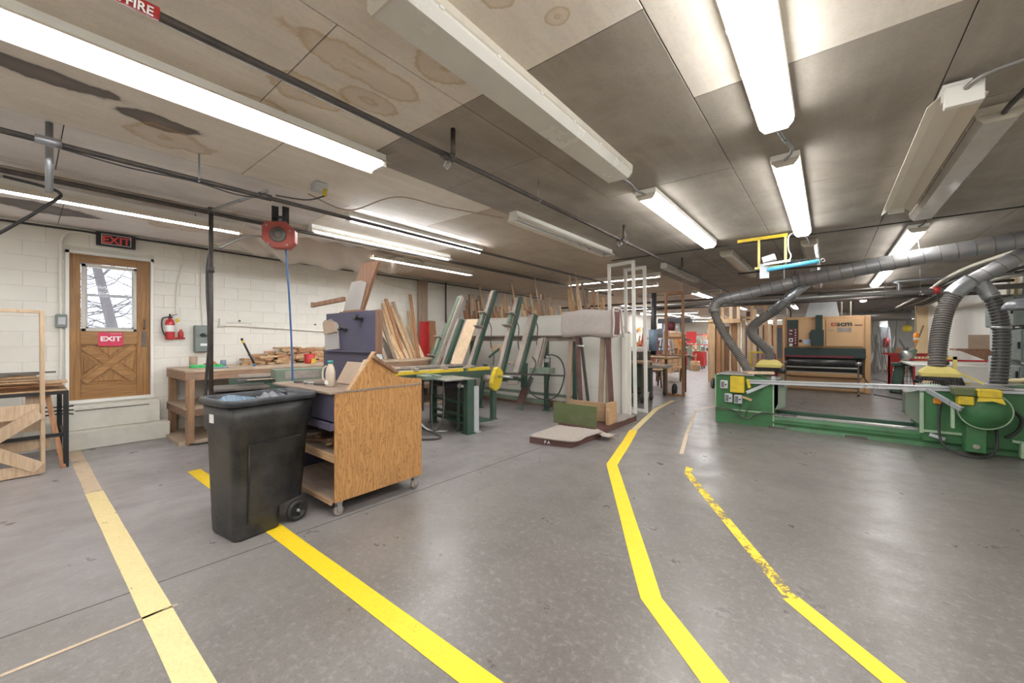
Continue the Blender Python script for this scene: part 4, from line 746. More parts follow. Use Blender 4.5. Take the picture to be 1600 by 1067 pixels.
for i in range(12):
    z0 = .522 + .017 * (i // 3); W('shelf_tool', MB().box((-3.40 - .12 * (i % 6) - R.uniform(0, .05), 1.80 + R.uniform(-.04, .12), z0 + .01), (R.uniform(.03, .06), R.uniform(.16, .3), .02), Matrix.Rotation(R.uniform(-1.2, 1.2), 3, 'Z'), .004), R.choice(['steel', 'brown_board', 'plank_x', 'iron', 'cardboard']), 'small hand tool or scrap lying on the middle shelf of the cart', 'tool', (-3.5, 1.8, z0), 'tools on the middle shelf of the cart')
t = T('plastic_jug', 'dusty plastic jug with teal cap standing on the cart', 'jug', (-3.62, 1.80, 1.06)); jx, jy = -3.62, 1.80
def jr(z, a, b__): return [Vector((jx + a * math.cos(k / 16 * 6.283) * (1 - .12 * abs(math.sin(k / 8 * 6.283))), jy + b__ * math.sin(k / 16 * 6.283) * (1 - .12 * abs(math.sin(k / 8 * 6.283))), z)) for k in range(16)]
P(t, 'body', MB().loft([jr(1.061, .055, .038), jr(1.07, .062, .043), jr(1.19, .062, .043), jr(1.23, .05, .036), jr(1.26, .025, .025), jr(1.28, .02, .02)]), 'jug_plastic'); P(t, 'cap', MB().cyl((jx, jy, 1.275), (jx, jy, 1.30), .024, n=14), 'teal')
P(t, 'handle', MB().tube(smooth_path([(jx - .02, jy - .03, 1.25), (jx - .045, jy - .045, 1.22), (jx - .045, jy - .05, 1.15), (jx - .03, jy - .045, 1.12)], 4), .009, 7), 'jug_plastic'); P(t, 'paper_label', MB().bb(jx - .02, jx + .045, jy - .046, jy - .043, 1.085, 1.12), 'paper')
W('propped_sheet', MB().bar((-3.66, 1.98, 1.062), (-3.66, 2.10, 1.27), .40, .012, (0, 1, 0), .002), 'cardboard', 'grey brown sheet propped behind the plastic jug', 'panel', (-3.66, 1.98, 1.06))
W('propped_sheet', MB().bar((-3.42, 1.95, 1.062), (-3.42, 2.07, 1.31), .26, .012, (.2, 1, 0), .002), 'jug_plastic', 'smaller pale sheet propped right of the plastic jug', 'panel', (-3.42, 1.95, 1.06))
for i in range(3): W('hand_file', MB().cyl((-4.15 + .17 * i, 1.70 + .02 * i, 1.078), (-4.02 + .17 * i, 1.78, 1.078), .014, .008), ['iron', 'steel', 'iron'][i], 'small file lying near the front left corner of the cart top', 'file', (-4.1 + .15 * i, 1.7, 1.06), 'files on the cart top')
t = T('tilted_board', 'brown board with foggy plastic sheet standing tilted on the purple tool board', 'board', (-3.85, 2.13, 1.78))
P(t, 'board', MB().prism([(-4.02, 2.13, 1.785), (-3.63, 2.13, 1.785), (-3.39, 2.16, 2.255), (-3.68, 2.16, 2.275)], (0, .02, 0)), 'brown_board'); P(t, 'plastic_sheet', MB().prism([(-3.99, 2.122, 1.80), (-3.66, 2.122, 1.80), (-3.56, 2.13, 2.06), (-3.66, 2.13, 2.09), (-3.84, 2.13, 2.09)], (0, .004, 0)), 'film')
P(t, 'edge_strip', MB().bar((-3.63, 2.13, 1.78), (-3.39, 2.16, 2.255), .02, .03, (0, 1, 0)), 'brown_board'); P(t, 'arm', MB().bar((-4.36, 1.98, 1.87), (-3.92, 2.10, 1.92), .035, .045, (0, 0, 1), .004).bb(-4.39, -4.35, 1.965, 1.995, 1.845, 1.90), 'brown_board', 'horizontal wooden arm'); P(t, 'foot', MB().bb(-4.05, -3.6, 2.11, 2.17, 1.78, 1.79), 'brown_board')
# ================================================================== HOSE REEL
t = T('hose_reel', 'dusty red air hose reel hanging from the ceiling at left', 'hose reel', (-4.9, 1.85, 2.7)); hc = Vector((-4.93, 1.86, 2.69)); ax = Vector((.80, -.60, 0)).normalized(); sd = Vector((.60, .80, 0)); up = Vector((0, 0, 1))
poly = [(-.17, -.06), (-.17, .10), (-.13, .15), (.07, .16), (.17, .06), (.17, -.08), (.10, -.15), (-.06, -.15)]
P(t, 'housing', MB().loft([[hc + ax * o_ + sd * (u * k) + up * (v * k) for u, v in poly] for o_, k in ((-.06, .93), (-.05, 1), (.05, 1), (.06, .93))], False), 'red_reel')
P(t, 'hub', MB().lathe(hc + ax * .06, [(.085, 0), (.085, .015), (.07, .02), (.05, .012), (.045, .03), (.02, .035)], ax, 20), 'iron'); P(t, 'bracket', MB().box(hc + up * .2, (.10, .16, .02), Matrix((sd, ax, up)).transposed()).bar(hc + up * .12 + sd * .06, hc + up * .34 + sd * .06, .07, .012).bar(hc + up * .12 - sd * .05, hc + up * .34 - sd * .05, .07, .012), 'black')
for u, v in ((-.12, .1), (.12, .05), (.09, -.11), (-.1, -.1)): P(t, 'bolt', MB().cyl(hc + ax * .058 + sd * u + up * v, hc + ax * .066 + sd * u + up * v, .008, n=8), 'steel')
hp = hc + sd * .06 - up * .15
conduit('blue_air_hose', [tuple(hp), (hp.x + .02, hp.y + .03, 2.0), (hp.x + .04, hp.y + .05, 1.4), (hp.x + .04, hp.y + .06, .95)], .011, 'blue_hose', 'thin blue air hose hanging straight down from the red reel', 'hose')
# ================================================================== CLAMPING CONVEYOR (long green machine)
rz = -math.radians(10.2)
t = TL('clamping_conveyor', 'long green and yellow clamping conveyor running behind the cart', 'machine', (-5.6, 1.95, 0), rz)
for nm, x0, x1, y0, y1, z0, z1, m in [('yellow_rail', -.02, .03, .9, 1.5, .935, .985, 'yellow'), ('yellow_rail', -.02, .03, 1.62, 3.0, .93, .985, 'yellow'), ('yellow_rail', -.02, .03, 3.1, 3.6, .93, .985, 'yellow'), ('side_beam', -.04, .02, -.3, 3.62, .80, .93, 'green_dark'), ('black_rail', -.12, -.06, -.3, 2.6, .96, 1.0, 'iron'), ('pale_edge', -.05, .01, -.2, 3.6, .985, .993, 'bench_top'), ('rear_beam', -.95, -.88, -.3, 3.6, .78, .95, 'green_dark'), ('rear_rail', -.9, -.84, -.2, 3.6, .95, 1.0, 'dusty_iron'), ('motor_housing', -.30, .05, .1, .75, .94, 1.10, 'green_old'), ('housing_cover', .05, .06, .2, .62, .98, 1.08, 'dusty_iron'), ('side_tray', -.30, .25, -.6, .1, .84, .87, 'iron'), ('side_tray', -.2, .3, -.55, .0, .90, .93, 'iron'), ('dark_box', -.3, .2, -.5, .1, .60, .83, 'iron'), ('chain_guard', -.6, -.3, .8, 2.4, .90, .96, 'dusty_iron'), ('grey_box', .12, .34, -.1, .5, .80, .86, 'grey_light')]:
    P(t, nm, MB().bb(x0, x1, y0, y1, z0, z1, .004), m)
for (lx, ly, h, m, wd) in [(.665, 2.67, .86, 'green_dark', .13), (-.45, 2.67, .86, 'green_dark', .10), (.64, 2.80, .74, 'grey_light', .11), (.05, 3.65, .62, 'green_dark', .09), (-.85, 3.6, .9, 'green_dark', .08), (-.85, .2, .8, 'green_dark', .08), (.0, .2, .8, 'green_dark', .08), (.45, 2.62, .80, 'green_dark', .04)]:
    P(t, 'leg', MB().bb(lx - wd / 2, lx + wd / 2, ly - wd / 2, ly + wd / 2, .012, h, .006).bb(lx - wd * .7, lx + wd * .7, ly - wd * .7, ly + wd * .7, 0, .012), m)
for zz in (.13, .25, .45, .68): P(t, 'cross_bar', MB().bb(-.45, .66, 2.63, 2.70, zz, zz + .035, .004), 'green_dark')
P(t, 'top_plate', MB().bb(-.5, .73, 2.2, 2.75, .86, .88, .003), 'steel'); P(t, 'rear_shelf', MB().bb(-.45, .6, 2.7, 3.2, .12, .14), 'green_dark'); P(t, 'back_sheet', MB().bb(-.45, .6, 2.86, 2.88, .08, .84), 'iron', 'dark back sheet'); P(t, 'lower_body', MB().bb(-.9, -.1, .0, 2.3, .30, .80, .01), 'iron'); P(t, 'lower_tray', MB().bb(-.15, .25, -.3, 1.9, .62, .66, .004), 'iron'); P(t, 'lower_tray', MB().bb(-.12, .3, .1, 1.8, .45, .48, .004), 'green_dark')
ro = P(t, 'roller', MB().cyl((-.30, 2.56, .76), (.50, 2.56, .76), .055, n=18), 'flex_black', 'black rubber roller'); P(ro, 'shaft', MB().cyl((.50, 2.56, .76), (.66, 2.56, .76), .02).cyl((.54, 2.56, .76), (.58, 2.56, .76), .04), 'steel')
P(t, 'cylinder_arm', MB().bb(.08, .38, 2.05, 2.35, .86, .93, .01).cyl((.05, 2.2, .93), (.4, 2.2, .93), .02), 'green_old')
gp = [(0, .20), (.07, .17), (.12, .10), (.12, .02), (.06, -.12), (.0, -.20), (-.08, -.22), (-.14, -.17), (-.15, -.08), (-.09, .08), (-.05, .17)]
P(t, 'belt_guard', MB().loft([[Vector((.32 + o_, 3.52 + u * .9, .80 + v)) for u, v in gp] for o_ in (-.05, .05)], False), 'yellow', 'yellow teardrop belt guard'); P(t, 'drive_motor', MB().cyl((-.02, 3.5, .78), (.27, 3.5, .78), .07, n=16), 'dusty_iron')
P(t, 'axle', MB().cyl((.3, 3.52, .84), (.75, 3.52, .84), .018), 'steel')
P(t, 'air_hose', MB().tube(smooth_path([(.30, 2.2, .90), (.37, 2.18, .86), (.37, 2.17, .5), (.39, 2.17, .16), (.44, 2.2, .08), (.52, 2.26, .20), (.53, 2.3, .5), (.50, 2.3, .86)]), .013, 8), 'flex_grey', 'grey looped air hose')
P(t, 'air_hose', MB().tube(smooth_path([(.1, 2.0, .3), (.2, 2.05, .12), (.5, 2.2, .03), (.7, 2.1, .02), (.5, 1.8, .02), (.2, 1.6, .03)]), .016, 8), 'flex_grey'); P(t, 'air_hose', MB().tube(smooth_path([(.1, 1.9, .55), (.2, 1.95, .35), (.35, 2.1, .1), (.42, 2.4, .03), (.3, 2.5, .02)]), .014, 8), 'steel')
P(t, 'curved_hose', MB().tube(smooth_path([(.28, .78, .82), (.30, .9, 1.0), (.15, 1.0, 1.04), (-.1, 1.05, 1.02)]), .022, 8), 'flex_grey'); P(t, 'curved_hose', MB().tube(smooth_path([(.30, .72, .82), (.32, .82, .98), (.12, .8, 1.06), (-.1, .78, 1.03)]), .02, 8), 'flex_grey')
for i in range(5): P(t, 'clamp_jaw', MB().bb(-.14, .06, .95 + .55 * i, 1.02 + .55 * i, .985, 1.03, .006).cyl((-.04, .98 + .55 * i, 1.03), (-.04, .98 + .55 * i, 1.05), .03, n=10), 'dusty_iron')
for i in range(4): P(t, 'conveyor_bar', MB().bb(-.88, -.04, .6 + .7 * i, .66 + .7 * i, .84, .90, .004), 'iron')
for i in range(6): W('board_on_conveyor', MB().box((-6.15 + .10 * i, 3.0 + .3 * R.random(), 1.005 + .012 * (i % 2)), (.08, R.uniform(.8, 1.6), .02), Matrix.Rotation(rz + R.uniform(-.05, .05), 3, 'Z'), .002), R.choice(['pine_grey', 'plank_x', 'bench_top']), 'narrow board lying along the top of the long clamping conveyor', 'board', (-6.1, 3.0, 1.0), 'boards on the clamping conveyor')
# ================================================================== CLAMP CARRIER
t = T('clamp_carrier', 'green rotary clamp carrier with four slanted clamping beams before the white partition', 'machine', (-5.5, 6.6, 0))
def beam(x, y0, z0, y1, z1, wd=.10, m='green_dark', m2='dusty_iron', w2=.07, clamp=None):
    o = P(t, 'clamp_beam', MB().bar((x, y0, z0), (x, y1, z1), wd, .10, (0, 1, 0), .006), m)
    P(o, 'slide_bar', MB().bar((x - .03, y0 - .075, z0), (x - .03, y1 - .075, z1), w2, .03, (0, 1, 0), .003), m2)
    if clamp:
        k0, k1 = clamp; a = Vector((x - .03, y0 - .14, z0)); e = Vector((x - .03, y1 - .14, z1))
        P(o, 'air_cylinder', MB().cyl(a.lerp(e, k0), a.lerp(e, k1), .045, n=14), 'green_old')
        for k in (k0, k1): P(o, 'clamp_plate', MB().bar(a.lerp(e, k) + Vector((-.1, -.02, 0)), a.lerp(e, k) + Vector((.1, -.02, 0)), .14, .022, (e - a).normalized(), .004), 'dusty_iron')
beam(-6.70, 5.65, .85, 6.46, 2.5, .08, 'dusty_iron', 'green_old'); beam(-6.78, 5.62, .75, 6.15, 1.85, .16, 'green_dark', 'green_old', .05, (.35, .72)); beam(-6.55, 5.8, .9, 6.3, 1.95, .12, 'green_dark', 'dusty_iron', .06)
beam(-5.90, 6.0, .95, 6.75, 2.60, .09, 'green_dark', 'dusty_iron', .09, (.50, .68)); beam(-5.10, 6.0, .80, 6.62, 2.38, .10, 'green_dark', 'dusty_iron', .09, (.62, .78)); beam(-4.72, 6.1, .85, 6.62, 2.0, .12, 'green_dark', 'dusty_iron', .12); beam(-4.45, 6.3, .85, 6.58, 1.52, .12, 'dusty_iron', 'dusty_iron', .12)
P(t, 'cross_rail', MB().bb(-6.9, -3.85, 6.72, 6.82, 1.46, 1.58, .004).bb(-6.9, -3.85, 6.60, 6.72, 1.56, 1.58), 'dusty_iron', 'dusty grey horizontal rail'); P(t, 'end_fixture', MB().bb(-4.55, -4.1, 6.2, 6.42, .84, .95, .004), 'green_old')
for (x, y, x2, y2, h) in [(-5.13, 6.64, -4.9, 6.75, .70), (-4.62, 6.9, -4.62, 6.9, 1.5), (-6.8, 6.9, -6.8, 6.9, 1.5), (-6.0, 6.3, -5.9, 6.4, .95), (-4.05, 7.1, -4.05, 7.1, 1.5)]:
    P(t, 'leg', MB().bar((x, y, .012), (x2, y2, h), .08, .08, (0, 1, 0), .004).bb(x - .08, x + .08, y - .06, y + .06, 0, .012), 'green_old' if h < .8 else 'green_dark')
P(t, 'upright_plate', MB().bar((-4.97, 6.58, .48), (-4.97, 6.60, 1.0), .16, .03, (0, 1, 0), .006), 'green_dark'); P(t, 'base_rail', MB().bar((-6.8, 6.6, .28), (-4.6, 6.75, .20), .06, .08), 'green_old'); P(t, 'base_rail', MB().bb(-6.8, -4.05, 6.95, 7.0, .30, .36, .004), 'green_old'); P(t, 'front_rail', MB().bar((-5.75, 6.1, .66), (-4.95, 6.5, .66), .06, .08), 'green_dark')
P(t, 'sensor_box', MB().bar((-4.98, 6.15, 1.03), (-4.80, 6.25, 1.03), .10, .09, (0, 0, 1), .008).cyl((-5.05, 6.15, 1.03), (-4.98, 6.2, 1.03), .03), 'dusty_iron'); P(t, 'sensor_box', MB().bar((-5.1, 6.2, .62), (-4.9, 6.3, .62), .10, .08, (0, 0, 1), .008), 'dusty_iron')
P(t, 'drive_shaft', MB().cyl((-5.45, 6.1, .80), (-3.95, 6.5, .80), .018).cyl((-5.45, 6.1, .73), (-4.9, 6.3, .73), .015), 'iron'); P(t, 'dark_plate', MB().bar((-5.02, 6.5, .16), (-4.92, 6.62, .60), .16, .03, (0, 1, 0), .004), 'maroon')
P(t, 'diagonal_strut', MB().bar((-6.5, 6.7, 1.45), (-6.1, 6.2, .9), .05, .05, (0, 0, 1)), 'pine_grey'); P(t, 'diagonal_strut', MB().bar((-5.5, 6.7, 1.45), (-5.8, 6.4, 1.1), .05, .05, (0, 0, 1)), 'green_dark'); P(t, 'panel_stop', MB().bb(-5.85, -5.35, 6.55, 6.6, 1.22, 1.38, .004), 'pine_pale')
P(t, 'cable_loop', MB().tube(smooth_path([(-4.55, 6.3, 1.15), (-4.4, 6.2, 1.0), (-4.5, 6.1, .6), (-4.3, 6.15, .38), (-4.0, 6.3, .42), (-3.88, 6.4, .8), (-3.95, 6.4, 1.1), (-4.15, 6.4, 1.2), (-4.3, 6.4, 1.15)]), .012, 8), 'rubber', 'black looped cable'); P(t, 'cable_loop', MB().tube(smooth_path([(-4.2, 6.4, 1.15), (-4.22, 6.4, .8), (-4.35, 6.5, .45), (-4.3, 6.6, .2), (-4.5, 6.7, .1)]), .012, 8), 'rubber')
for xx in (-6.2, -5.4, -4.9): P(t, 'cable_loop', MB().tube(smooth_path([(xx, 6.6, 2.1), (xx + .15, 6.75, 1.8), (xx + .1, 6.8, 1.4), (xx + .2, 6.8, 1.1), (xx + .25, 6.7, .9)]), .01, 6), 'rubber')
P(t, 'air_gauge', MB().cyl((-4.25, 6.4, 1.12), (-4.25, 6.4, 1.18), .035).bb(-4.32, -4.2, 6.38, 6.42, 1.05, 1.12, .006), 'steel')
W('leaning_board', MB().bar((-6.25, 5.85, .96), (-6.22, 6.32, 1.94), .36, .02, (0, 1, 0), .002), 'pine_pale', 'wide clean pale board leaning between the clamp beams', 'board', (-6.25, 5.85, .95))
# lumber behind partition
grp = [(-7.85, -6.0, 60, 2.1, 2.78), (-5.9, -4.9, 24, 2.1, 2.6), (-4.75, -3.9, 14, 2.2, 2.9), (-3.85, -3.55, 5, 2.2, 2.6)]
for (xa, xb, n_, h0, h1) in grp:
    for i in range(n_):
        m_ = R.choice(['pine', 'pine_red', 'pine_red', 'pine_pale', 'pine_grey', 'pine']); xx = xa + (xb - xa) * (i + R.random()) / n_; hh = R.uniform(h0, h1) if R.random() < .65 else R.uniform(2.1, 2.3)
        W('stored_board', MB().bar((xx, 8.0 + R.uniform(0, .1), 0), (xx + R.uniform(-.28, .05), 7.64 + R.uniform(0, .25), hh), R.uniform(.03, .09), .02, (0, 1, 0), .001), m_, KIND.get(m_, '') + ' narrow board stored upright behind the white partition, its top showing', 'board', (xx, 8.0, 0), 'boards stored upright behind the partition')
for i, xx in enumerate((-7.0, -6.0, -5.2, -4.35, -4.1)): conduit('long_pole', [(xx, 8.2, 0), (xx - .25 + .1 * (i % 2), 7.62, 2.98)], .022, 'pine_pale', 'long pale pole rising above the stored boards almost to the ceiling', 'pole', k=0)['group'] = 'poles among the stored boards'
W('drill_tool', MB().bb(-4.02, -3.8, 7.40, 7.5, 2.03, 2.08, .01).cyl((-3.95, 7.45, 2.08), (-3.9, 7.45, 2.16), .03), 'dark_red', 'dark red hand tool lying on the partition top', 'tool', (-3.9, 7.45, 2.03))
# ================================================================== PADDED STAND
t = T('carpet_platform', 'low wooden platform covered with beige carpet on the open floor', 'platform', (-3.1, 5.15, 0))
c4 = [(-3.37, 4.60), (-2.76, 4.74), (-2.70, 5.52), (-3.42, 5.42)]
P(t, 'base', MB().prism([(x, y, 0) for x, y in c4], (0, 0, .085)), 'maroon')
def carpet(u, v):
    p = Vector(c4[0] + (0,)).lerp(Vector(c4[1] + (0,)), u).lerp(Vector(c4[3] + (0,)).lerp(Vector(c4[2] + (0,)), u), v); ed = min(u, 1 - u, v, 1 - v); p.z = .128 - .03 * max(0, 1 - ed * 14) ** 2 + .002 * math.sin(13 * u + 7 * v) + R.uniform(-.004, .004)
    q = Vector((-3.06, 5.07, 0)); p.x = q.x + (p.x - q.x) * 1.02; p.y = q.y + (p.y - q.y) * 1.02; return p
P(t, 'carpet', MB().grid(carpet, 40, 40), 'carpet'); P(t, 'carpet_edge', MB().tube(smooth_path([(*c, .10) for c in [(-3.36, 4.60), (-2.75, 4.735), (-2.72, 5.1), (-2.68, 5.52)]], 8), .016, 6), 'carpet', 'frayed carpet edge')
P(t, 'rag_end', MB().grid(lambda u, v: Vector((-2.80 + .30 * u, 5.35 + .25 * v, .07 + .03 * math.sin(4 * u + 9 * v) * (1 - u) + .02 * (1 - u))), 12, 8), 'carpet')
text(t, 'stencil', 'P A', (-3.15, 4.648, .02), .06, (math.pi / 2, 0, .225), 'paper', .001, .001)
t = T('padded_stand', 'tall sawhorse stand with thick fabric padding across its top', 'stand', (-3.3, 6.3, 0))
P(t, 'base', MB().prism([(-3.55, 5.66, 0), (-2.76, 5.66, 0), (-2.76, 7.1, 0), (-3.5, 7.1, 0)], (0, 0, .09)), 'maroon'); P(t, 'base_carpet', MB().grid(lambda u, v: Vector((-3.52 + .76 * u, 6.3 + .8 * v, .096 + .008 * math.sin(20 * u) * math.sin(15 * v))), 12, 12), 'carpet')
for (xb, yb, xt, yt, m, wd) in [(-3.74, 6.3, -3.67, 6.3, 'pine_grey', .085), (-3.43, 6.24, -3.52, 6.24, 'maroon', .075), (-3.10, 6.3, -3.04, 6.3, 'pine_grey', .085), (-2.84, 6.24, -2.93, 6.24, 'maroon', .08), (-3.62, 6.9, -3.60, 6.5, 'iron', .05)]:
    P(t, 'leg', MB().bar((xb, yb, .095), (xt, yt, 1.60), wd, .04, (0, 1, 0), .003), m)
P(t, 'foot_board', MB().bb(-3.65, -2.95, 6.18, 6.20, .10, .42, .003), 'plank_x', 'orange brown foot board'); P(t, 'green_board', MB().bar((-3.68, 5.72, .25), (-2.86, 5.70, .25), .015, .36, (0, 0, 1), .003), 'olive', 'olive green painted board'); P(t, 'corner_block', MB().bb(-2.85, -2.79, 6.0, 6.3, .095, .45, .003), 'plank_x')
rnd = lambda u: 1 - max(0, abs(2 * u - 1) - .82) ** 2 * 9
def padring(k, x):
    out = []; sag = .012 * math.sin(9 * x)
    for j in range(24):
        g = j / 24 * 2 * math.pi; a_ = math.cos(g); b__ = math.sin(g); pr = (abs(a_) ** 6 + abs(b__) ** 6) ** (-1 / 6)
        out.append(Vector((x, 6.30 + .16 * a_ * pr * k, 1.775 + sag + .235 * b__ * pr * k + .008 * math.sin(5 * x + 3 * g))))
    return out
P(t, 'padding', MB().loft([padring(k, x) for k, x in [(.9, -3.80)] + [(1, -3.78 + .96 * i / 20) for i in range(21)] + [(.94, -2.80)]]), 'pad_cloth', 'thick beige fabric padding'); P(t, 'padding_core', MB().bb(-2.80, -2.79, 6.18, 6.42, 1.58, 1.97, .003), 'maroon'); P(t, 'padding_flap', MB().tube(smooth_path([(-2.79, 6.14, 1.56), (-2.77, 6.13, 1.8), (-2.79, 6.15, 2.0), (-2.78, 6.3, 2.02), (-2.78, 6.45, 1.98), (-2.76, 6.46, 1.7), (-2.74, 6.48, 1.54)], 5), .02, 6), 'pad_cloth')
P(t, 'clamp_bolt', MB().cyl((-3.52, 6.22, 1.38), (-3.36, 6.22, 1.38), .02), 'steel')
W('hanging_bar', MB().bar((-3.44, 7.33, .95), (-3.54, 7.34, 1.62), .05, .02, (0, 1, 0), .003), 'steel', 'grey metal bar hung on the white partition behind the padded stand', 'bar', (-3.5, 7.33, .95))
W('door_blank', MB().bb(-3.40, -3.0, 7.40, 7.46, .0, 1.62, .004), 'white_wall', 'plain white door panel standing beside the padded stand', 'panel', (-3.2, 7.43, 0))
W('wood_stud', MB().bb(-3.12, -3.04, 7.28, 7.36, 0, 1.62, .003), 'block_paint', 'thin cream painted stud beside the white door panel', 'stud', (-3.08, 7.3, 0))
vframe('white_frame', 'tall white painted frame, left and taller of the pair beyond the padded stand', 'frame', [(-3.52, 7.58, .10), (-2.95, 7.62, .02), (-2.93, 7.45, 3.03), (-3.50, 7.45, 3.03)], .065, .04, 'white_metal', (.43,))
vframe('white_frame', 'tall white painted frame, right and slightly lower of the pair beside the yellow line', 'frame', [(-3.35, 8.02, .02), (-2.86, 7.95, .0), (-2.86, 7.85, 2.98), (-3.35, 7.92, 2.98)], .065, .04, 'white_metal', (.44,))
vframe('brown_frame', 'thin reddish brown timber frame standing in the far aisle', 'frame', [(-3.43, 10.86, 0), (-2.92, 10.79, 0), (-2.92, 10.75, 2.75), (-3.43, 10.82, 2.75)], .06, .05, 'pine_red', (.56,))
# ================================================================== MIDDLE ZONE between frames
t = T('jointer', 'dark green planing machine with long dusty tables behind the white frames', 'machine', (-4.3, 10.0, 0)); JT = t
P(t, 'base', MB().bb(-4.7, -4.25, 9.9, 10.6, .1, .78, .02), 'green_dark'); P(t, 'table', MB().bb(-4.9, -3.6, 9.6, 10.2, .80, .86, .006), 'dusty_iron'); P(t, 'table', MB().bb(-4.6, -3.7, 10.4, 11.4, .98, 1.03, .006), 'plank_x'); P(t, 'cutter_head', MB().bb(-4.6, -4.2, 9.8, 10.4, .9, 1.2, .02), 'iron'); P(t, 'column', MB().cyl((-4.1, 10.3, 1.1), (-4.1, 10.3, 2.7), .07), 'flex_black', 'dark vertical hose column'); P(t, 'motor', MB().cyl((-4.1, 10.25, 1.2), (-4.1, 10.25, 1.75), .11), 'blue_plastic')
for xx, yy in ((-4.65, 9.7), (-3.95, 9.7), (-3.95, 10.7), (-4.65, 10.7)):
    lg = P(t, 'leg', MB().bb(xx - .03, xx + .03, yy - .03, yy + .03, .08, .8, .003), 'iron'); P(lg, 'wheel', MB().lathe((xx, yy, .08), [(.02, -.02), (.075, -.02), (.08, 0), (.075, .02), (.02, .02)], (1, 0, 0), 14), 'rubber')
P(t, 'big_wheel', MB().lathe((-3.75, 10.9, .16), [(.03, -.03), (.15, -.03), (.16, 0), (.15, .03), (.03, .03)], (1, 0, 0), 18), 'rubber')
JT.location.x += .55
def sawhorse(x, y, rz, label):
    t = TL('trestle_table', label, 'trestle', (x, y, 0), rz)
    P(t, 'top', MB().bb(-.55, .55, -.25, .25, .50, .55, .004), 'plank_x')
    for sx in (-.4, .4):
        for s_ in (-1, 1): P(t, 'leg', MB().bar((sx, s_ * .28, 0), (sx, s_ * .08, .5), .07, .04, (1, 0, 0), .003), 'maroon')
        P(t, 'cross_bar', MB().bb(sx - .02, sx + .02, -.2, .2, .22, .28), 'maroon')
    return t
sawhorse(-4.5, 12.4, .5, 'low brown wooden trestle table nearest the white frames'); sawhorse(-4.35, 14.2, .4, 'low brown trestle table further back beside the thin brown frame')
for i in range(7): W('trestle_board', MB().box((-4.5 + R.uniform(-.1, .1), 12.6 + .1 * i, .56 + .03 * i), (R.uniform(1.0, 1.5), .12, .025), Matrix.Rotation(.4 + R.uniform(-.2, .2), 3, 'Z'), .002), R.choice(['plank_x', 'dusty_iron', 'bench_top']), 'dusty board stacked on the brown trestles', 'board', (-4.5, 12.6, .56), 'boards on the trestles')
t = T('dusty_machine', 'dark dusty machine table on wheels seen through the white frames', 'machine', (-3.75, 9.4, 0))
P(t, 'table', MB().bb(-4.25, -3.35, 9.1, 9.8, .92, .97, .005), 'plank_x'); P(t, 'body', MB().bb(-4.15, -3.6, 9.2, 9.7, .30, .90, .02), 'green_dark'); P(t, 'lower_shelf', MB().bb(-4.2, -3.4, 9.15, 9.75, .24, .28, .004), 'iron'); P(t, 'saw_head', MB().bb(-4.0, -3.75, 9.3, 9.6, .97, 1.22, .03), 'iron'); P(t, 'crank', MB().cyl((-3.6, 9.2, 1.0), (-3.6, 9.2, 1.3), .025).cyl((-3.6, 9.1, 1.1), (-3.6, 9.25, 1.1), .06), 'iron')
for a_, b__ in ((-4.18, 9.15), (-3.42, 9.15), (-4.18, 9.75), (-3.42, 9.75)):
    lg = P(t, 'leg', MB().bb(a_ - .02, a_ + .02, b__ - .02, b__ + .02, .1, .92), 'iron'); P(lg, 'wheel', MB().lathe((a_, b__, .07), [(.02, -.02), (.065, -.02), (.07, 0), (.065, .02), (.02, .02)], (1, 0, 0), 14), 'rubber')
for i in range(14):
    a_ = -4.5 + .1 * i; W('bar_clamp', MB().bar((a_, 11.9, 1.05), (a_ + R.uniform(-.1, .1), 11.95, 1.05 + R.uniform(.35, .9)), .035, .02, (0, 1, 0)).box((a_, 11.9, 1.25 + R.uniform(0, .3)), (.1, .06, .05)), R.choice(['red', 'iron', 'pine_red', 'steel', 'orange']), 'clamp or tool standing on the rack behind the white frames', 'clamp', (a_, 11.9, 1.0), 'clamps standing on the far rack')
t = T('clamp_rack', 'brown wooden rack bench behind the white frames holding upright clamps', 'rack', (-3.9, 11.9, 0)); P(t, 'shelf', MB().bb(-4.8, -3.1, 11.6, 12.1, 1.0, 1.05, .005), 'brown_board')
for a_ in (-4.75, -3.2): P(t, 'leg', MB().bb(a_ - .04, a_ + .04, 11.8, 11.88, 0, 1.0, .004), 'maroon')
t = T('wall_shelf_unit', 'wooden cabinet with pinned blue paper seen through the brown frame', 'cabinet', (-4.6, 15.2, 0)); P(t, 'body', MB().bb(-4.9, -4.2, 15, 15.5, .35, 1.0, .01), 'pine'); P(t, 'slats', MB().bb(-4.9, -4.86, 14.98, 15, .35, 1).bb(-4.7, -4.66, 14.98, 15, .35, 1).bb(-4.5, -4.46, 14.98, 15, .35, 1).bb(-4.3, -4.26, 14.98, 15, .35, 1), 'pine_red'); P(t, 'upper_box', MB().bb(-4.75, -4.2, 15, 15.4, 1.15, 1.75, .01), 'plank_x'); P(t, 'shelf', MB().bb(-5.3, -4.1, 14.9, 15.5, 1.05, 1.12, .006), 'brown_board'); P(t, 'paper', MB().bb(-4.95, -4.55, 14.88, 14.9, 1.1, 1.55), 'paper_blue'); [P(t, 'leg', MB().bb(a_, a_ + .05, 15, 15.05, 0, .35), 'pine') for a_ in (-4.9, -4.25)]
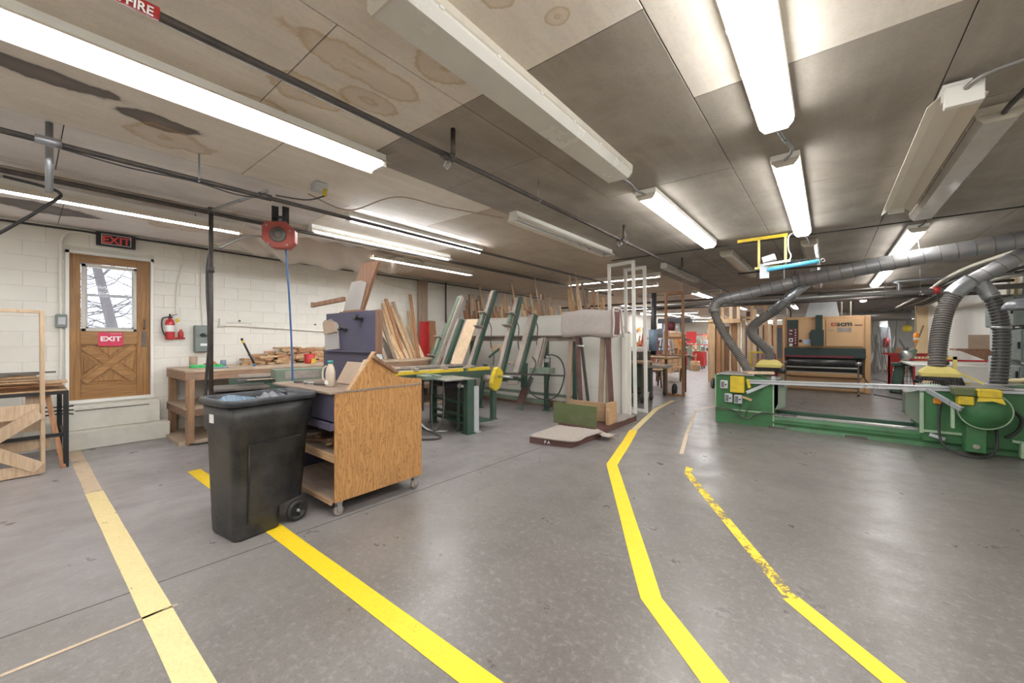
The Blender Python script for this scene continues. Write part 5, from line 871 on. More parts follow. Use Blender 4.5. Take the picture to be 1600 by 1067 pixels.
t = T('drill_press', 'dark far drill press with round pulley guard over the wooden cabinet', 'machine', (-4.9, 16.5, 0)); P(t, 'column', MB().cyl((-5.3, 16.5, 0), (-5.3, 16.5, 2.3), .05).cyl((-4.6, 16.5, 1.1), (-4.6, 16.5, 2.3), .05), 'blue_plastic'); P(t, 'head', MB().bb(-5.5, -4.2, 16.4, 16.7, 2.15, 2.35, .03), 'bag_grey'); P(t, 'pulley', MB().lathe((-5.35, 16.3, 1.75), [(.02, -.05), (.18, -.05), (.2, 0), (.18, .05), (.02, .05)], (0, 1, 0), 20), 'bag_grey'); P(t, 'motor', MB().lathe((-4.95, 16.4, 1.85), [(.1, 0), (.16, .05), (.16, .3), (.08, .36)], (0, 0, 1), 16), 'dark_red'); P(t, 'table', MB().bb(-5.5, -4.3, 16.2, 16.8, 1.45, 1.52, .01), 'maroon')
def toolchest(x, y, label, sx=1):
    t = TL('tool_chest', label, 'tool chest', (x, y, 0), 0)
    P(t, 'body', MB().bb(-.55 * sx, .55 * sx, -.3, .3, .15, .85, .01), 'red'); P(t, 'worktop', MB().bb(-.6 * sx, .6 * sx, -.34, .34, .88, .92, .005), 'pine_red')
    for k in range(4): P(t, 'drawer', MB().bb(-.5 * sx, .5 * sx, -.315, -.3, .2 + .16 * k, .34 + .16 * k, .004), 'red')
    for a_ in (-.45, .45):
        for b__ in (-.25, .25): P(t, 'wheel', MB().lathe((a_ * sx, b__, .07), [(.02, -.02), (.065, -.02), (.07, 0), (.065, .02), (.02, .02)], (1, 0, 0), 12), 'rubber')
    return t
toolchest(-5.4, 21.6, 'red rolling tool chest in the distant workshop, left and nearer'); toolchest(-4.8, 24.5, 'red rolling tool chest in the distant workshop, right and farther', .9)
t = T('tool_rack', 'red pegboard tool rack above the nearer red chest', 'rack', (-5.4, 21.8, .92)); P(t, 'frame', MB().bb(-5.95, -5.9, 21.7, 21.75, .92, 2.2).bb(-4.5, -4.45, 21.7, 21.75, .92, 2.2).bb(-5.95, -4.45, 21.7, 21.75, 1.2, 1.25).bb(-5.95, -4.45, 21.7, 21.75, 1.7, 1.75), 'red'); P(t, 'panel', MB().bb(-5.8, -5.3, 21.74, 21.76, 1.3, 1.9), 'red')
for i in range(26):
    xx, yy = (X0 + .1, R.uniform(13, 28)) if i < 18 else (R.uniform(-6, -4.4), R.uniform(21.5, 24.6)); zz = R.uniform(1.2, 2.1) if i < 18 else .93
    W('wall_tool', MB().box((xx, yy, zz + .1), (R.uniform(.05, .12), R.uniform(.15, .5), R.uniform(.08, .35)), Matrix.Rotation(R.uniform(-.6, .6), 3, 'X'), .01).cyl((xx, yy, zz + .1), (xx + .06, yy, zz + .25), .03), R.choice(['red', 'iron', 'pine', 'orange', 'green_dark', 'old_white', 'grey_light', 'pine_red']), 'far hand tool or clutter in the distant workshop on the left' , 'tool', (xx, yy, zz), 'clutter in the distant workshop')
for i in range(60):
    a_ = R.uniform(-7.5, -4.2); b__ = R.uniform(16.5, 28.5)
    if a_ > -5.3 and b__ < 20: continue
    h = R.uniform(.3, 1.9); m_ = R.choice(['red', 'iron', 'pine_red', 'green_old', 'pine', 'grey_light', 'old_white', 'dusty_iron'])
    W('stored_machine_part', MB().box((a_, b__, h / 2), (R.uniform(.08, .4), R.uniform(.08, .4), h), None, .02).cyl((a_, b__, h), (a_ + .05, b__, h + R.uniform(.1, .4)), .03).box((a_ + .1, b__ - .1, h * .6), (.3, .3, .06), None, .01), m_, 'upright tool, stand or box in the crowded distant workshop on the left', 'equipment', (a_, b__, 0), 'equipment crowding the distant workshop')
for i, (yy, m) in enumerate([(13.5, 'red'), (17, 'green_old'), (19.5, 'pine_red'), (27, 'pine')]):
    t = T('far_bench', ['red low bench by the distant left wall', 'green grey bench by the distant left wall', 'reddish wooden bench by the distant left wall', 'pale bench at the far end of the left wall'][i], 'bench', (-7.5, yy, 0)); P(t, 'top', MB().bb(-8.1, -6.9, yy - .8, yy + .8, .85, .92, .005), 'plank_x'); P(t, 'body', MB().bb(-8.05, -7.1, yy - .7, yy + .7, .1, .7, .01), m); P(t, 'legs', MB().bb(-7.0, -6.94, yy - .75, yy - .69, 0, .85).bb(-7.0, -6.94, yy + .69, yy + .75, 0, .85), 'pine')
# ================================================================== TIMBER RACK behind the green saw's left head
t = T('timber_rack', 'tall timber rack with door blanks and studs left of the tan machine', 'rack', (-2.3, 15.6, 0))
P(t, 'post', MB().bb(-3.30, -3.08, 15.1, 15.35, 0, 2.1, .006), 'pine'); P(t, 'post', MB().bb(-3.06, -2.93, 15.2, 15.35, 0, 2.08, .006), 'pine_red'); P(t, 'post', MB().bb(-2.62, -2.42, 15.3, 15.42, 0, 2.05, .006), 'pine_red'); P(t, 'header', MB().bb(-3.3, -2.3, 15.1, 15.4, 2.05, 2.2, .006), 'pine')
P(t, 'door_blank', MB().bb(-2.93, -2.62, 15.5, 15.55, .0, 1.95, .005), 'pine_red'); P(t, 'dark_slot', MB().bb(-2.75, -2.5, 15.42, 15.45, .2, 1.35), 'brown_board')
for i, (xx, h, m) in enumerate([(-2.40, 2.9, 'pine_pale'), (-2.25, 2.15, 'pine_pale'), (-2.10, 2.15, 'pine_pale'), (-1.92, 2.5, 'pine_pale'), (-1.75, 2.2, 'pine_pale'), (-1.62, 2.6, 'pine'), (-1.5, 2.0, 'pine_pale'), (-1.36, 2.7, 'pine_pale'), (-2.9, 2.9, 'pine'), (-2.62, 2.9, 'pine_pale'), (-2.0, 2.8, 'pine')]):
    P(t, 'stud', MB().bb(xx - .05, xx + .05, 15.3 + .05 * (i % 3), 15.4 + .05 * (i % 3), 0, h, .004), m)
P(t, 'upper_frame', MB().bb(-2.95, -1.6, 15.5, 15.55, 2.6, 2.68).bb(-2.95, -1.6, 15.5, 15.55, 2.2, 2.27), 'pine'); P(t, 'upper_panel', MB().bb(-2.2, -1.9, 15.6, 15.62, 2.1, 2.45), 'maroon'); P(t, 'yellow_bracket', MB().bb(-2.02, -1.98, 15.1, 15.2, .5, 1.1).bb(-2.02, -1.6, 15.1, 15.15, 1.05, 1.1), 'yellow')
t = T('red_drum_vacuum', 'dark red drum vacuum standing left of the tan sanding machine', 'vacuum', (-1.42, 14.2, 0)); P(t, 'drum', MB().lathe((-1.38, 13.9, .15), [(.2, 0), (.24, .02), (.22, .5), (.18, .9), (.12, 1.0), (.05, 1.05)], n=18), 'dark_red'); P(t, 'head', MB().cyl((-1.38, 13.9, 1.19), (-1.38, 13.9, 1.3), .1), 'grey_light'); P(t, 'wheels', MB().cyl((-1.6, 13.9, .07), (-1.16, 13.9, .07), .07), 'rubber')
for i, (xx, yy) in enumerate([(-1.5, 20), (-.9, 23), (-2.4, 19)]):
    t = T('glazed_door', ['dark glazed wooden door stored behind the timber rack, left', 'dark glazed wooden door far back beside the tan machine', 'brown wooden door stored farthest left behind the rack'][i], 'door', (xx, yy, 0)); P(t, 'frame', MB().bb(xx - .45, xx - .33, yy, yy + .04, 0, 2.1).bb(xx + .33, xx + .45, yy, yy + .04, 0, 2.1).bb(xx - .45, xx + .45, yy, yy + .04, 1.98, 2.1).bb(xx - .45, xx + .45, yy, yy + .04, 0, .7), 'pine_red'); P(t, 'pane', MB().bb(xx - .33, xx + .33, yy + .015, yy + .025, .7, 1.98), 'bag_grey')
# ================================================================== WIDE BELT SANDER
sx0, sx1, sy, sz = -1.09, .90, 14.5, 2.16
t = T('belt_sander', 'big tan wide belt sanding machine with black band and red logo', 'machine', (-.1, 15.1, 0))
P(t, 'body', MB().bb(sx0, sx1, sy + .03, 16.0, 1.24, sz, .02).bb(sx0, sx1, sy + .25, 16.0, .35, 1.24).bb(sx0, sx1, sy + .03, 16.0, 0, .40, .01), 'tan'); P(t, 'side_column', MB().bb(sx0, sx0 + .06, sy, 16, 0, sz, .01), 'tan'); P(t, 'side_column', MB().bb(sx1 - .12, sx1, sy, 16, 0, sz, .01), 'tan')
P(t, 'front_door', MB().bb(-.06, .74, sy, sy + .03, 1.30, 2.08, .006), 'tan_light'); P(t, 'front_door', MB().bb(-.70, -.08, sy, sy + .03, 1.30, 2.08, .006), 'tan_light')
cp = P(t, 'control_panel', MB().bb(-.97, -.72, sy - .01, sy + .02, 1.28, 2.08, .006), 'dark_green'); P(cp, 'red_plate', MB().bb(-.80, -.73, sy - .016, sy - .01, 1.30, 1.82).bb(-.93, -.84, sy - .016, sy - .01, 1.60, 1.82).bb(-.93, -.81, sy - .016, sy - .01, 1.30, 1.58), 'dark_red')
bt = MB()
for (u, v, w_) in [(-.9, 1.76, .015), (-.86, 1.76, .015), (-.77, 1.78, .014), (-.77, 1.7, .014), (-.77, 1.62, .014), (-.77, 1.54, .014), (-.77, 1.46, .014), (-.77, 1.38, .014), (-.91, 1.66, .013), (-.87, 1.66, .013)]: bt.box((u, sy - .02, v), (w_ * 2, .012, w_ * 2), None, .003)
P(cp, 'buttons', bt, 'white_ink'); P(cp, 'dials', MB().bb(-.93, -.83, sy - .022, sy - .014, 1.42, 1.53, .004).bb(-.92, -.84, sy - .022, sy - .014, 1.29, 1.37, .004), 'paper'); P(cp, 'knob', MB().cyl((-.88, sy - .03, 1.475), (-.88, sy - .02, 1.475), .03).cyl((-.65, sy - .02, 1.45), (-.65, sy, 1.45), .04), 'black')
P(t, 'notice', MB().bb(-.58, -.42, sy - .004, sy, 1.36, 1.50), 'paper_blue')
P(t, 'motor_box', MB().bb(-.40, -.10, sy - .14, sy, 1.31, 1.77, .01), 'dark_green'); P(t, 'chimney', MB().bb(-.29, -.13, sy - .1, sy + .05, 1.77, 2.2, .01), 'dark_green'); P(t, 'side_gauge', MB().bb(-.44, -.40, sy - .08, sy, 1.5, 1.7, .005), 'iron')
P(t, 'black_band', MB().bb(sx0 + .05, .80, sy - .03, sy + .2, .96, 1.24, .008), 'dark_green'); P(t, 'red_stripe', MB().bb(sx0 + .06, .60, sy - .036, sy - .03, .97, 1.03), 'dark_red'); P(t, 'band_box', MB().bb(.55, .80, sy - .08, sy - .03, .97, 1.07, .004), 'dark_green')
P(t, 'logo_square', MB().bb(.06, .17, sy - .006, sy, 1.88, 1.97), 'red'); P(t, 'logo_cutout', MB().bb(.09, .14, sy - .008, sy - .006, 1.905, 1.945).bb(.13, .16, sy - .008, sy - .006, 1.915, 1.935), 'tan_light'); text(t, 'lettering', 'scm', (.18, sy - .008, 1.875), .19, FACE_Y, 'dark_green', .002, .006, 1.12); P(t, 'logo_bar', MB().bb(.57, .73, sy - .006, sy, 1.88, 1.905), 'dark_red'); P(t, 'data_plate', MB().bb(.19, .50, sy - .005, sy, 1.70, 1.83), 'dusty_iron')
text(t, 'lettering_small', '730', (-.03, sy - .004, 1.72), .10, FACE_Y, 'dusty_iron', .001)
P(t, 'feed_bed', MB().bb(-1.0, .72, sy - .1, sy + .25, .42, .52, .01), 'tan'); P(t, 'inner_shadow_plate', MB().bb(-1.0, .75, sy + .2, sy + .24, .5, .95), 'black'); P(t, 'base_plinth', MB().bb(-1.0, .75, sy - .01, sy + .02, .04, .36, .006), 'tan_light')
P(t, 'cable', MB().tube(smooth_path([(.74, sy - .05, .95), (.72, sy - .06, .7), (.76, sy - .06, .45), (.85, sy - .05, .3)]), .012, 6), 'rubber')
t = T('roller_stand', 'metal roller stand with black roller in front of the tan machine', 'stand', (-.15, 14.1, 0))
ry = 13.95
P(t, 'roller', MB().cyl((-.92, ry, .84), (.56, ry, .84), .09, n=20), 'flex_black', 'black rubber roller'); P(t, 'shaft', MB().cyl((-1.0, ry, .84), (-.92, ry, .84), .04).cyl((.56, ry, .84), (.68, ry, .84), .05), 'steel'); P(t, 'tray', MB().bb(-.95, .6, ry - .1, ry + .2, .70, .73, .003), 'steel')
for xx in (-.98, .62): P(t, 'leg', MB().bb(xx - .02, xx + .02, ry - .02, ry + .02, .05, .84, .003), 'iron'); P(t, 'foot', MB().bb(xx - .025, xx + .025, ry - .22, ry + .22, .03, .07, .004), 'iron'); P(t, 'foot_wheel', MB().cyl((xx - .02, ry - .2, .03), (xx + .02, ry - .2, .03), .03), 'rubber')
P(t, 'cross_bar', MB().bb(-.98, .62, ry - .01, ry + .02, .16, .19), 'iron'); P(t, 'cross_bar', MB().bb(-.98, .62, ry + .18, ry + .2, .56, .58), 'steel'); P(t, 'brace', MB().bar((-.98, ry, .3), (-.98, ry + .2, .6), .02, .02), 'iron')
t = T('extraction_hood', 'sheet metal extraction hood above the tan machine', 'hood', (-.15, 15.2, 2.17)); P(t, 'hood_body', MB().loft([[Vector((x, y, 2.17)) for x, y in ((-.55, 14.9), (.25, 14.9), (.25, 15.5), (-.55, 15.5))], [Vector((x, y, 2.62)) for x, y in ((-.45, 15.0), (.18, 15.0), (.18, 15.45), (-.45, 15.45))]], False), 'grey_light'); P(t, 'collar', MB().cyl((-.1, 15.2, 2.62), (-.1, 15.2, 2.9), .16, n=18), 'galv')
conduit('black_air_line', [(-.9, 14.7, 2.17), (-.92, 14.7, 2.4), (-1.1, 14.7, 2.6), (-1.3, 14.7, 2.68)], .02, 'rubber', 'black flexible line rising from the top left of the tan machine', 'hose')
for i, xx in enumerate((-1.0, .3, .5)): conduit('riser_pipe', [(xx, 15.0, 2.16), (xx, 15.0, 2.6)], .02, 'old_white', ['thin riser on the top left of the tan machine', 'thin riser just right of the metal hood', 'thin riser at the right of the metal hood, second'][i], 'pipe', k=0)
# ================================================================== DOUBLE MITRE SAW
t = T('double_saw', 'long green double ended saw with yellow guards and silver bar on the right', 'machine', (.5, 8.3, 0))
y0 = 7.95
P(t, 'base_beam', MB().loft([[Vector((x, y0 + dy, z)) for dy, z in ((0, .05), (-.02, .0), (.6, 0), (.6, .16), (.45, .20), (.3, .16), (.14, .20), (.02, .20), (.0, .15))] for x in (-.72, 2.85)], False), 'green'); P(t, 'slide_rail', MB().bb(-.74, 1.1, y0 + .03, y0 + .13, .20, .235, .004), 'steel'); P(t, 'slide_rail', MB().bb(-.74, 1.1, y0 + .42, y0 + .50, .19, .25, .004), 'green_dark'); P(t, 'floor_pad', MB().bb(-.8, -.55, y0 - .05, y0 + .05, 0, .03).bb(.2, .45, y0 - .05, y0 + .05, 0, .03), 'iron')
P(t, 'beam_flange', MB().bb(-.74, 2.85, y0 - .02, y0 + .0, .09, .115, .003), 'green')
hd = P(t, 'left_head', MB().prism([(-1.61, y0, .0), (-.72, y0, .0), (-.72, y0, .28), (-.66, y0, .42), (-.66, y0, .78), (-1.02, y0, .86), (-1.61, y0, .86)], (0, .9, 0)), 'green'); P(hd, 'panel_edge', MB().bb(-1.62, -1.60, y0 - .012, y0 + .01, .24, .86).bb(-1.62, -.72, y0 - .012, y0, .235, .255).bb(-.735, -.715, y0 - .01, y0, 0, .8), 'green_pale')
P(t, 'left_carriage', MB().prism([(-.72, y0 + .0, .30), (-.56, y0 + .0, .38), (-.56, y0 + .0, .70), (-.62, y0, .80), (-.72, y0, .78)], (0, .35, 0)), 'green_old'); P(t, 'top_plate', MB().bb(-1.55, -1.0, y0 - .06, y0 + .55, .865, .89, .006), 'steel'); P(t, 'fence', MB().prism([(-1.1, y0 - .03, .895), (-.72, y0 + .15, .895), (-.76, y0 + .35, .895), (-1.2, y0 + .15, .895)], (0, 0, .035)), 'pine_pale', 'pale wooden fence block')
yb = P(t, 'yellow_guard', MB().bb(-1.36, -1.14, y0 - .10, y0, .56, .85, .01), 'yellow', 'yellow blade guard box')
P(t, 'yellow_flap', MB().box((-1.08, y0 - .05, .73), (.05, .06, .16), Matrix.Rotation(-.2, 3, 'Y'), .006), 'yellow')
for (xx, zz, h) in ((-1.52, .62, .14), (-1.45, .38, .15), (-1.30, .37, .15)):
    sw = P(t, 'switch_box', MB().bb(xx, xx + .12, y0 - .07, y0, zz, zz + h, .006), 'switch_grey'); P(sw, 'switch_face', MB().bb(xx + .015, xx + .065, y0 - .076, y0 - .07, zz + .02, zz + h - .02), 'bag_grey'); P(sw, 'button', MB().cyl((xx + .09, y0 - .085, zz + h / 2), (xx + .09, y0 - .07, zz + h / 2), .014, n=10), 'black')
P(t, 'angle_scale', MB().bar((-1.10, y0 - .14, .58), (-.74, y0 + .02, .78), .03, .05, (0, 0, 1), .003), 'aluminium'); P(t, 'handwheel', MB().lathe((-1.68, y0 + .12, .68), [(.02, -.025), (.09, -.02), (.105, 0), (.09, .02), (.02, .03)], (1, 0, 0), 20).cyl((-1.72, y0 + .12, .68), (-1.6, y0 + .12, .68), .02), 'iron')
P(t, 'cable', MB().tube(smooth_path([(-1.6, y0 - .03, .26), (-1.35, y0 - .03, .25), (-1.22, y0 - .04, .17), (-1.1, y0 - .05, .12), (-.98, y0 - .04, .2), (-.85, y0 - .03, .25), (-.6, y0 - .01, .235), (-.4, y0 + .02, .24)]), .010, 7), 'flex_grey', 'sagging grey cable'); P(t, 'cable', MB().tube(smooth_path([(-1.2, y0 - .04, .37), (-1.22, y0 - .05, .2), (-1.15, y0 - .05, .14), (-1.08, y0 - .05, .35)]), .008, 6), 'flex_grey')
P(t, 'front_lever', MB().bar((-1.16, y0 - .12, .50), (-1.02, y0 - .14, .46), .05, .03), 'pine')
# right head
P(t, 'right_head', MB().prism([(1.02, y0 - .1, .10), (2.85, y0 - .1, .10), (2.85, y0 - .1, .86), (1.30, y0 - .1, .86), (1.0, y0 - .1, .76), (1.0, y0 - .1, .3)], (0, .95, 0)), 'green'); P(t, 'head_edge', MB().bb(1.02, 1.5, y0 - .13, y0 - .1, .22, .25), 'green_pale'); P(t, 'head_edge', MB().bb(.99, 1.03, y0 - .12, y0 - .1, .2, .76), 'green_pale'); P(t, 'head_edge', MB().bb(1.98, 2.85, y0 - .13, y0 - .1, .22, .25), 'green_pale'); P(t, 'side_wing', MB().prism([(.86, y0 - .02, .42), (1.0, y0 - .02, .3), (1.0, y0 - .02, .78), (.86, y0 - .02, .74)], (0, .3, 0)), 'green_old')
P(t, 'top_plate', MB().bb(1.25, 1.8, y0 - .25, y0 + .5, .865, .885, .006), 'steel'); P(t, 'fence', MB().prism([(1.02, y0 - .1, .89), (1.15, y0 + .2, .89), (1.38, y0 + .2, .89), (1.38, y0 - .02, .89)], (0, 0, .035)), 'pine_pale')
P(t, 'round_guard', MB().lathe((1.53, y0 - .36, .60), [(.02, 0), (.225, .0), (.225, -.02), (.02, -.02)], (0, 1, 0), 40), 'green', 'round green saw guard'); P(t, 'guard_ring', MB().tube([(1.53 + .228 * math.cos(k / 36 * 6.2832), y0 - .37, .60 + .228 * math.sin(k / 36 * 6.2832)) for k in range(37)], .012, 8, False), 'green_pale'); P(t, 'guard_arm', MB().bb(1.40, 1.66, y0 - .34, y0 - .1, .45, .75, .01), 'green_dark')
P(t, 'pedestal', MB().bb(1.38, 1.56, y0 - .32, y0 - .12, .05, .50, .01), 'green', 'green lower pedestal'); P(t, 'pedestal_knob', MB().cyl((1.47, y0 - .34, .13), (1.47, y0 - .32, .13), .03), 'dusty_iron'); P(t, 'bracket', MB().bb(1.24, 1.27, y0 - .42, y0 - .36, .35, .64, .003).bb(1.27, 1.35, y0 - .42, y0 - .40, .62, .64), 'green_pale')
P(t, 'yellow_guard', MB().bb(1.46, 1.66, y0 - .46, y0 - .28, .77, .87, .012), 'yellow'); P(t, 'yellow_skirt', MB().prism([(1.46, y0 - .46, .77), (1.66, y0 - .46, .77), (1.68, y0 - .47, .70), (1.58, y0 - .47, .735), (1.45, y0 - .47, .72)], (0, .01, 0)), 'yellow'); P(t, 'yellow_side', MB().bb(1.30, 1.44, y0 - .42, y0 - .25, .66, .77, .01), 'yellow'); P(t, 'olive_cover', MB().bb(1.26, 1.45, y0 - .42, y0 - .22, .78, .87, .008), 'olive')
P(t, 'angle_scale', MB().bar((1.06, y0 - .14, .80), (1.30, y0 - .55, .62), .03, .06, (0, 0, 1), .003), 'aluminium'); P(t, 'yellow_pad', MB().bb(1.12, 1.2, y0 - .14, y0 - .1, .62, .7, .01), 'orange')
P(t, 'silver_bar', MB().bar((-1.10, y0 - .04, .765), (2.85, y0 - .16, .875), .05, .07, (0, 0, 1), .004), 'aluminium', 'long silver aluminium bar'); P(t, 'slot_line', MB().bar((-1.10, y0 - .067, .772), (2.85, y0 - .187, .882), .003, .012), 'grey_pipe')
P(t, 'cable', MB().tube(smooth_path([(1.18, y0 - .15, .62), (1.16, y0 - .2, .35), (1.18, y0 - .3, .12), (1.34, y0 - .42, .02), (1.52, y0 - .42, .02), (1.64, y0 - .3, .12), (1.66, y0 - .2, .35), (1.64, y0 - .13, .5)]), .014, 8), 'rubber', 'black looped cable'); P(t, 'cable', MB().tube(smooth_path([(1.80, y0 - .12, .62), (1.88, y0 - .14, .5), (1.84, y0 - .16, .35), (1.74, y0 - .16, .25)]), .016, 8), 'rubber')
P(t, 'hose_fitting', MB().bar((1.08, y0 - .16, .20), (1.22, y0 - .2, .16), .04, .04), 'aluminium'); P(t, 'side_lever', MB().bb(1.86, 1.92, y0 - .2, y0 - .12, .02, .22, .004).bar((1.8, y0 - .15, .22), (2.0, y0 - .15, .2), .03, .03), 'green_pale'); P(t, 'rear_bars', MB().bb(1.02, 2.85, y0 + .6, y0 + .9, 0, .1), 'iron')
P(t, 'guide_frame', MB().bb(1.34, 1.38, y0 + .1, y0 + .14, .88, 1.26).bb(1.1, 1.38, y0 + .1, y0 + .14, 1.22, 1.26).bar((1.38, y0 + .12, 1.05), (1.62, y0 + .12, .90), .03, .03).bb(1.34, 1.5, y0 + .1, y0 + .2, .88, .91), 'yellow_pale', 'yellow tubular guide frame')
P(t, 'clamp_table', MB().bb(-.95, -.66, y0 + .2, y0 + .6, .80, .83, .004).bb(-.76, -.70, y0 + .05, y0 + .1, .70, .87), 'steel')
for (nm, cx, cy, w_) in (('left', -.86, 8.72, .20), ('right', 1.20, 8.05, .19)):
    P(t, 'extraction_hood', MB().loft([[Vector((cx + w_ * a_ * k, cy + .7 * w_ * b__ * k, z)) for a_, b__ in ((-1, -1), (1, -1), (1, 1), (-1, 1))] for z, k in ((.98, .95), (1.03, 1), (1.08, .8), (1.12, .55))], False), 'yellow_pale', 'dusty yellow extraction hood')
    br = MB()
    for i in range(70):
        g = i / 70 * 6.283; a_, b__ = math.cos(g), math.sin(g); pr = (abs(a_) ** 5 + abs(b__) ** 5) ** -.2; p = Vector((cx + w_ * 1.05 * a_ * pr, cy + w_ * .8 * b__ * pr, .97)); br.cyl(p, p + Vector((.04 * a_, .04 * b__, -.09)), .014, .006, n=5)
    br.bb(cx - w_, cx + w_, cy - w_ * .7, cy + w_ * .7, .90, .98, .03)
    P(t, 'brush_skirt', br, 'black', 'black bristle skirt')
# ================================================================== DUCTING
t = T('dust_ducting', 'spiral metal dust extraction duct with flexible hoses above the green saw', 'duct', (.3, 8.3, 2.5))
def spiral(pts, r, m, label=None, nm='rigid_duct'):
    mb = MB(); mb.tube(pts, r, 20); o = P(t, nm, mb, m, label); L = 0; ring = MB(); Q = [Vector(p) for p in pts]
    for a_, b__ in zip(Q, Q[1:]):
        d_ = (b__ - a_); k = max(1, int(d_.length / .15)); dd = d_.normalized(); u = dd.orthogonal().normalized(); v = dd.cross(u)
        for i in range(k):
            c_ = a_ + d_ * ((i + .5) / k); ring.tube([c_ + (u * math.cos(g / 20 * 6.2832) + v * math.sin(g / 20 * 6.2832)) * (r + .001) + dd * .05 * (g / 20 - .5) for g in range(21)], .0045, 4, False)
    P(o, 'seam', ring, 'iron'); return o
def flex(pts, r, m, label, pitch=.03, k=12, ridge='flex_ridge'):
    S_ = smooth_path(pts, k); out = [S_[0]]; L = [0]
    for a_, b__ in zip(S_, S_[1:]): L.append(L[-1] + (b__ - a_).length)
    n_ = int(L[-1] / (pitch / 2)); ps = []; rr = []; j = 0; r = r * .97
    for i in range(n_ + 1):
        s_ = L[-1] * i / n_
        while j < len(L) - 2 and L[j + 1] < s_: j += 1
        ps.append(S_[j].lerp(S_[j + 1], (s_ - L[j]) / max(1e-6, L[j + 1] - L[j]))); rr.append(r * (.97 if i % 2 else .90))
    ho = P(t, 'flexible_hose', MB().tube(ps, r, 18, True, rr), m, label); turns = int(L[-1] / pitch / 1.0); hx = []; N_ = turns * 14; j = 0
    for i in range(N_ + 1):
        s_ = L[-1] * i / N_
        while j < len(L) - 2 and L[j + 1] < s_: j += 1
        c_ = S_[j].lerp(S_[j + 1], (s_ - L[j]) / max(1e-6, L[j + 1] - L[j])); td = (S_[j + 1] - S_[j]).normalized(); ux = td.cross(Vector((0, 1, 0))).normalized(); uy = td.cross(ux); g = i / 14 * 2 * math.pi
        hx.append(c_ + (ux * math.cos(g) + uy * math.sin(g)) * r)
    P(ho, 'wire_rib', MB().tube(hx, pitch * .16, 5), ridge); return ho
elb = smooth_path([(-1.70, 8.3, 2.02), (-1.70, 8.3, 2.12), (-1.63, 8.3, 2.22), (-1.48, 8.3, 2.27)], 4)
spiral([tuple(p) for p in elb] + [(-.38, 8.3, 2.50)], .10, 'duct_dust'); spiral([(-.38, 8.3, 2.50), (1.0, 8.3, 2.71), (2.0, 8.3, 2.82), (2.85, 8.35, 2.92)], .115, 'duct_dust')
spiral([(-.30, 8.35, 2.46), (-.80, 8.5, 1.98)], .085, 'galv'); spiral([(2.7, 8.6, 3.0), (2.15, 8.5, 2.72), (1.50, 8.4, 2.26)], .098, 'duct_dust')
P(t, 'collar', MB().tube(smooth_path([(1.58, 8.42, 2.33), (1.46, 8.4, 2.22), (1.38, 8.38, 2.12)], 5), .108, 20), 'galv'); P(t, 'collar', MB().tube(smooth_path([(1.60, 8.42, 2.36), (1.70, 8.45, 2.22), (1.77, 8.45, 2.08)], 5), .092, 18), 'galv', 'shiny branch collar')
flex([(-1.70, 8.3, 2.04), (-1.66, 8.3, 1.88), (-1.50, 8.28, 1.55), (-1.28, 8.25, 1.2), (-1.10, 8.22, .89)], .078, 'flex_grey', 'dusty grey ribbed hose dropping to the left saw head')
flex([(-.78, 8.5, 2.0), (-1.0, 8.55, 1.84), (-1.13, 8.6, 1.70), (-1.10, 8.62, 1.55), (-.95, 8.65, 1.38), (-.86, 8.7, 1.24), (-.86, 8.72, 1.08)], .085, 'flex_grey', 'ribbed grey hose bending above the left yellow hood')
flex([(1.42, 8.38, 2.16), (1.32, 8.32, 1.95), (1.24, 8.2, 1.6), (1.20, 8.1, 1.3), (1.19, 8.05, 1.10)], .098, 'flex_grey', 'thick ribbed hose curving down to the right yellow hood', .036)
flex([(1.76, 8.45, 2.12), (1.82, 8.43, 1.9), (1.85, 8.4, 1.6), (1.83, 8.35, 1.2), (1.80, 8.3, .89)], .088, 'flex_black', 'black ribbed hose dropping straight to the saw table', .045, 12, 'rib_black')
P(t, 'hose_clamp', MB().lathe((1.845, 8.41, 1.66), [(.090, -.02), (.096, -.02), (.096, .02), (.090, .02)], (0, 0, 1), 20), 'galv'); P(t, 'hanger_strap', MB().bar((1.05, 8.3, 2.8), (1.02, 8.3, H), .03, .004), 'galv'); P(t, 'hanger_strap', MB().bar((-.6, 8.3, 2.55), (-.6, 8.3, H), .01, .01), 'galv'); P(t, 'floor_flange', MB().bb(1.68, 1.94, 8.2, 8.42, .88, .90, .004).bb(-1.25, -1.0, 8.1, 8.34, .88, .895, .003), 'steel')
# ================================================================== YELLOW CEILING FRAME with balancer
t = T('hoist_frame', 'yellow steel frame hanging from the ceiling with a blue air arm and white box', 'hoist', (-.8, 6.9, 3.0))
P(t, 'top_bar', MB().bar((-1.10, 6.95, 3.01), (-.46, 6.95, 3.015), .04, .045), 'yellow'); P(t, 'hanger', MB().bb(-.83, -.80, 6.93, 6.96, 2.56, 2.99), 'yellow_pale'); P(t, 'hanger', MB().bb(-.50, -.47, 6.93, 6.96, 2.56, 2.99), 'yellow_pale'); P(t, 'lower_bar', MB().bb(-.87, -.44, 6.93, 6.97, 2.55, 2.585, .003), 'yellow_pale')
P(t, 'mount_plate', MB().bb(-.80, -.68, 6.88, 6.90, 2.40, 2.62, .003), 'grey_light'); P(t, 'blue_arm', MB().cyl((-.70, 6.86, 2.52), (-.10, 6.80, 2.565), .03, n=16), 'cyan', 'bright blue tubular arm'); P(t, 'control_box', MB().bar((-.76, 6.86, 2.66), (-.60, 6.86, 2.70), .10, .09, (0, 0, 1), .008), 'grey_light'); P(t, 'terminal_strip', MB().bar((-.74, 6.85, 2.60), (-.42, 6.85, 2.62), .05, .03), 'white_metal')
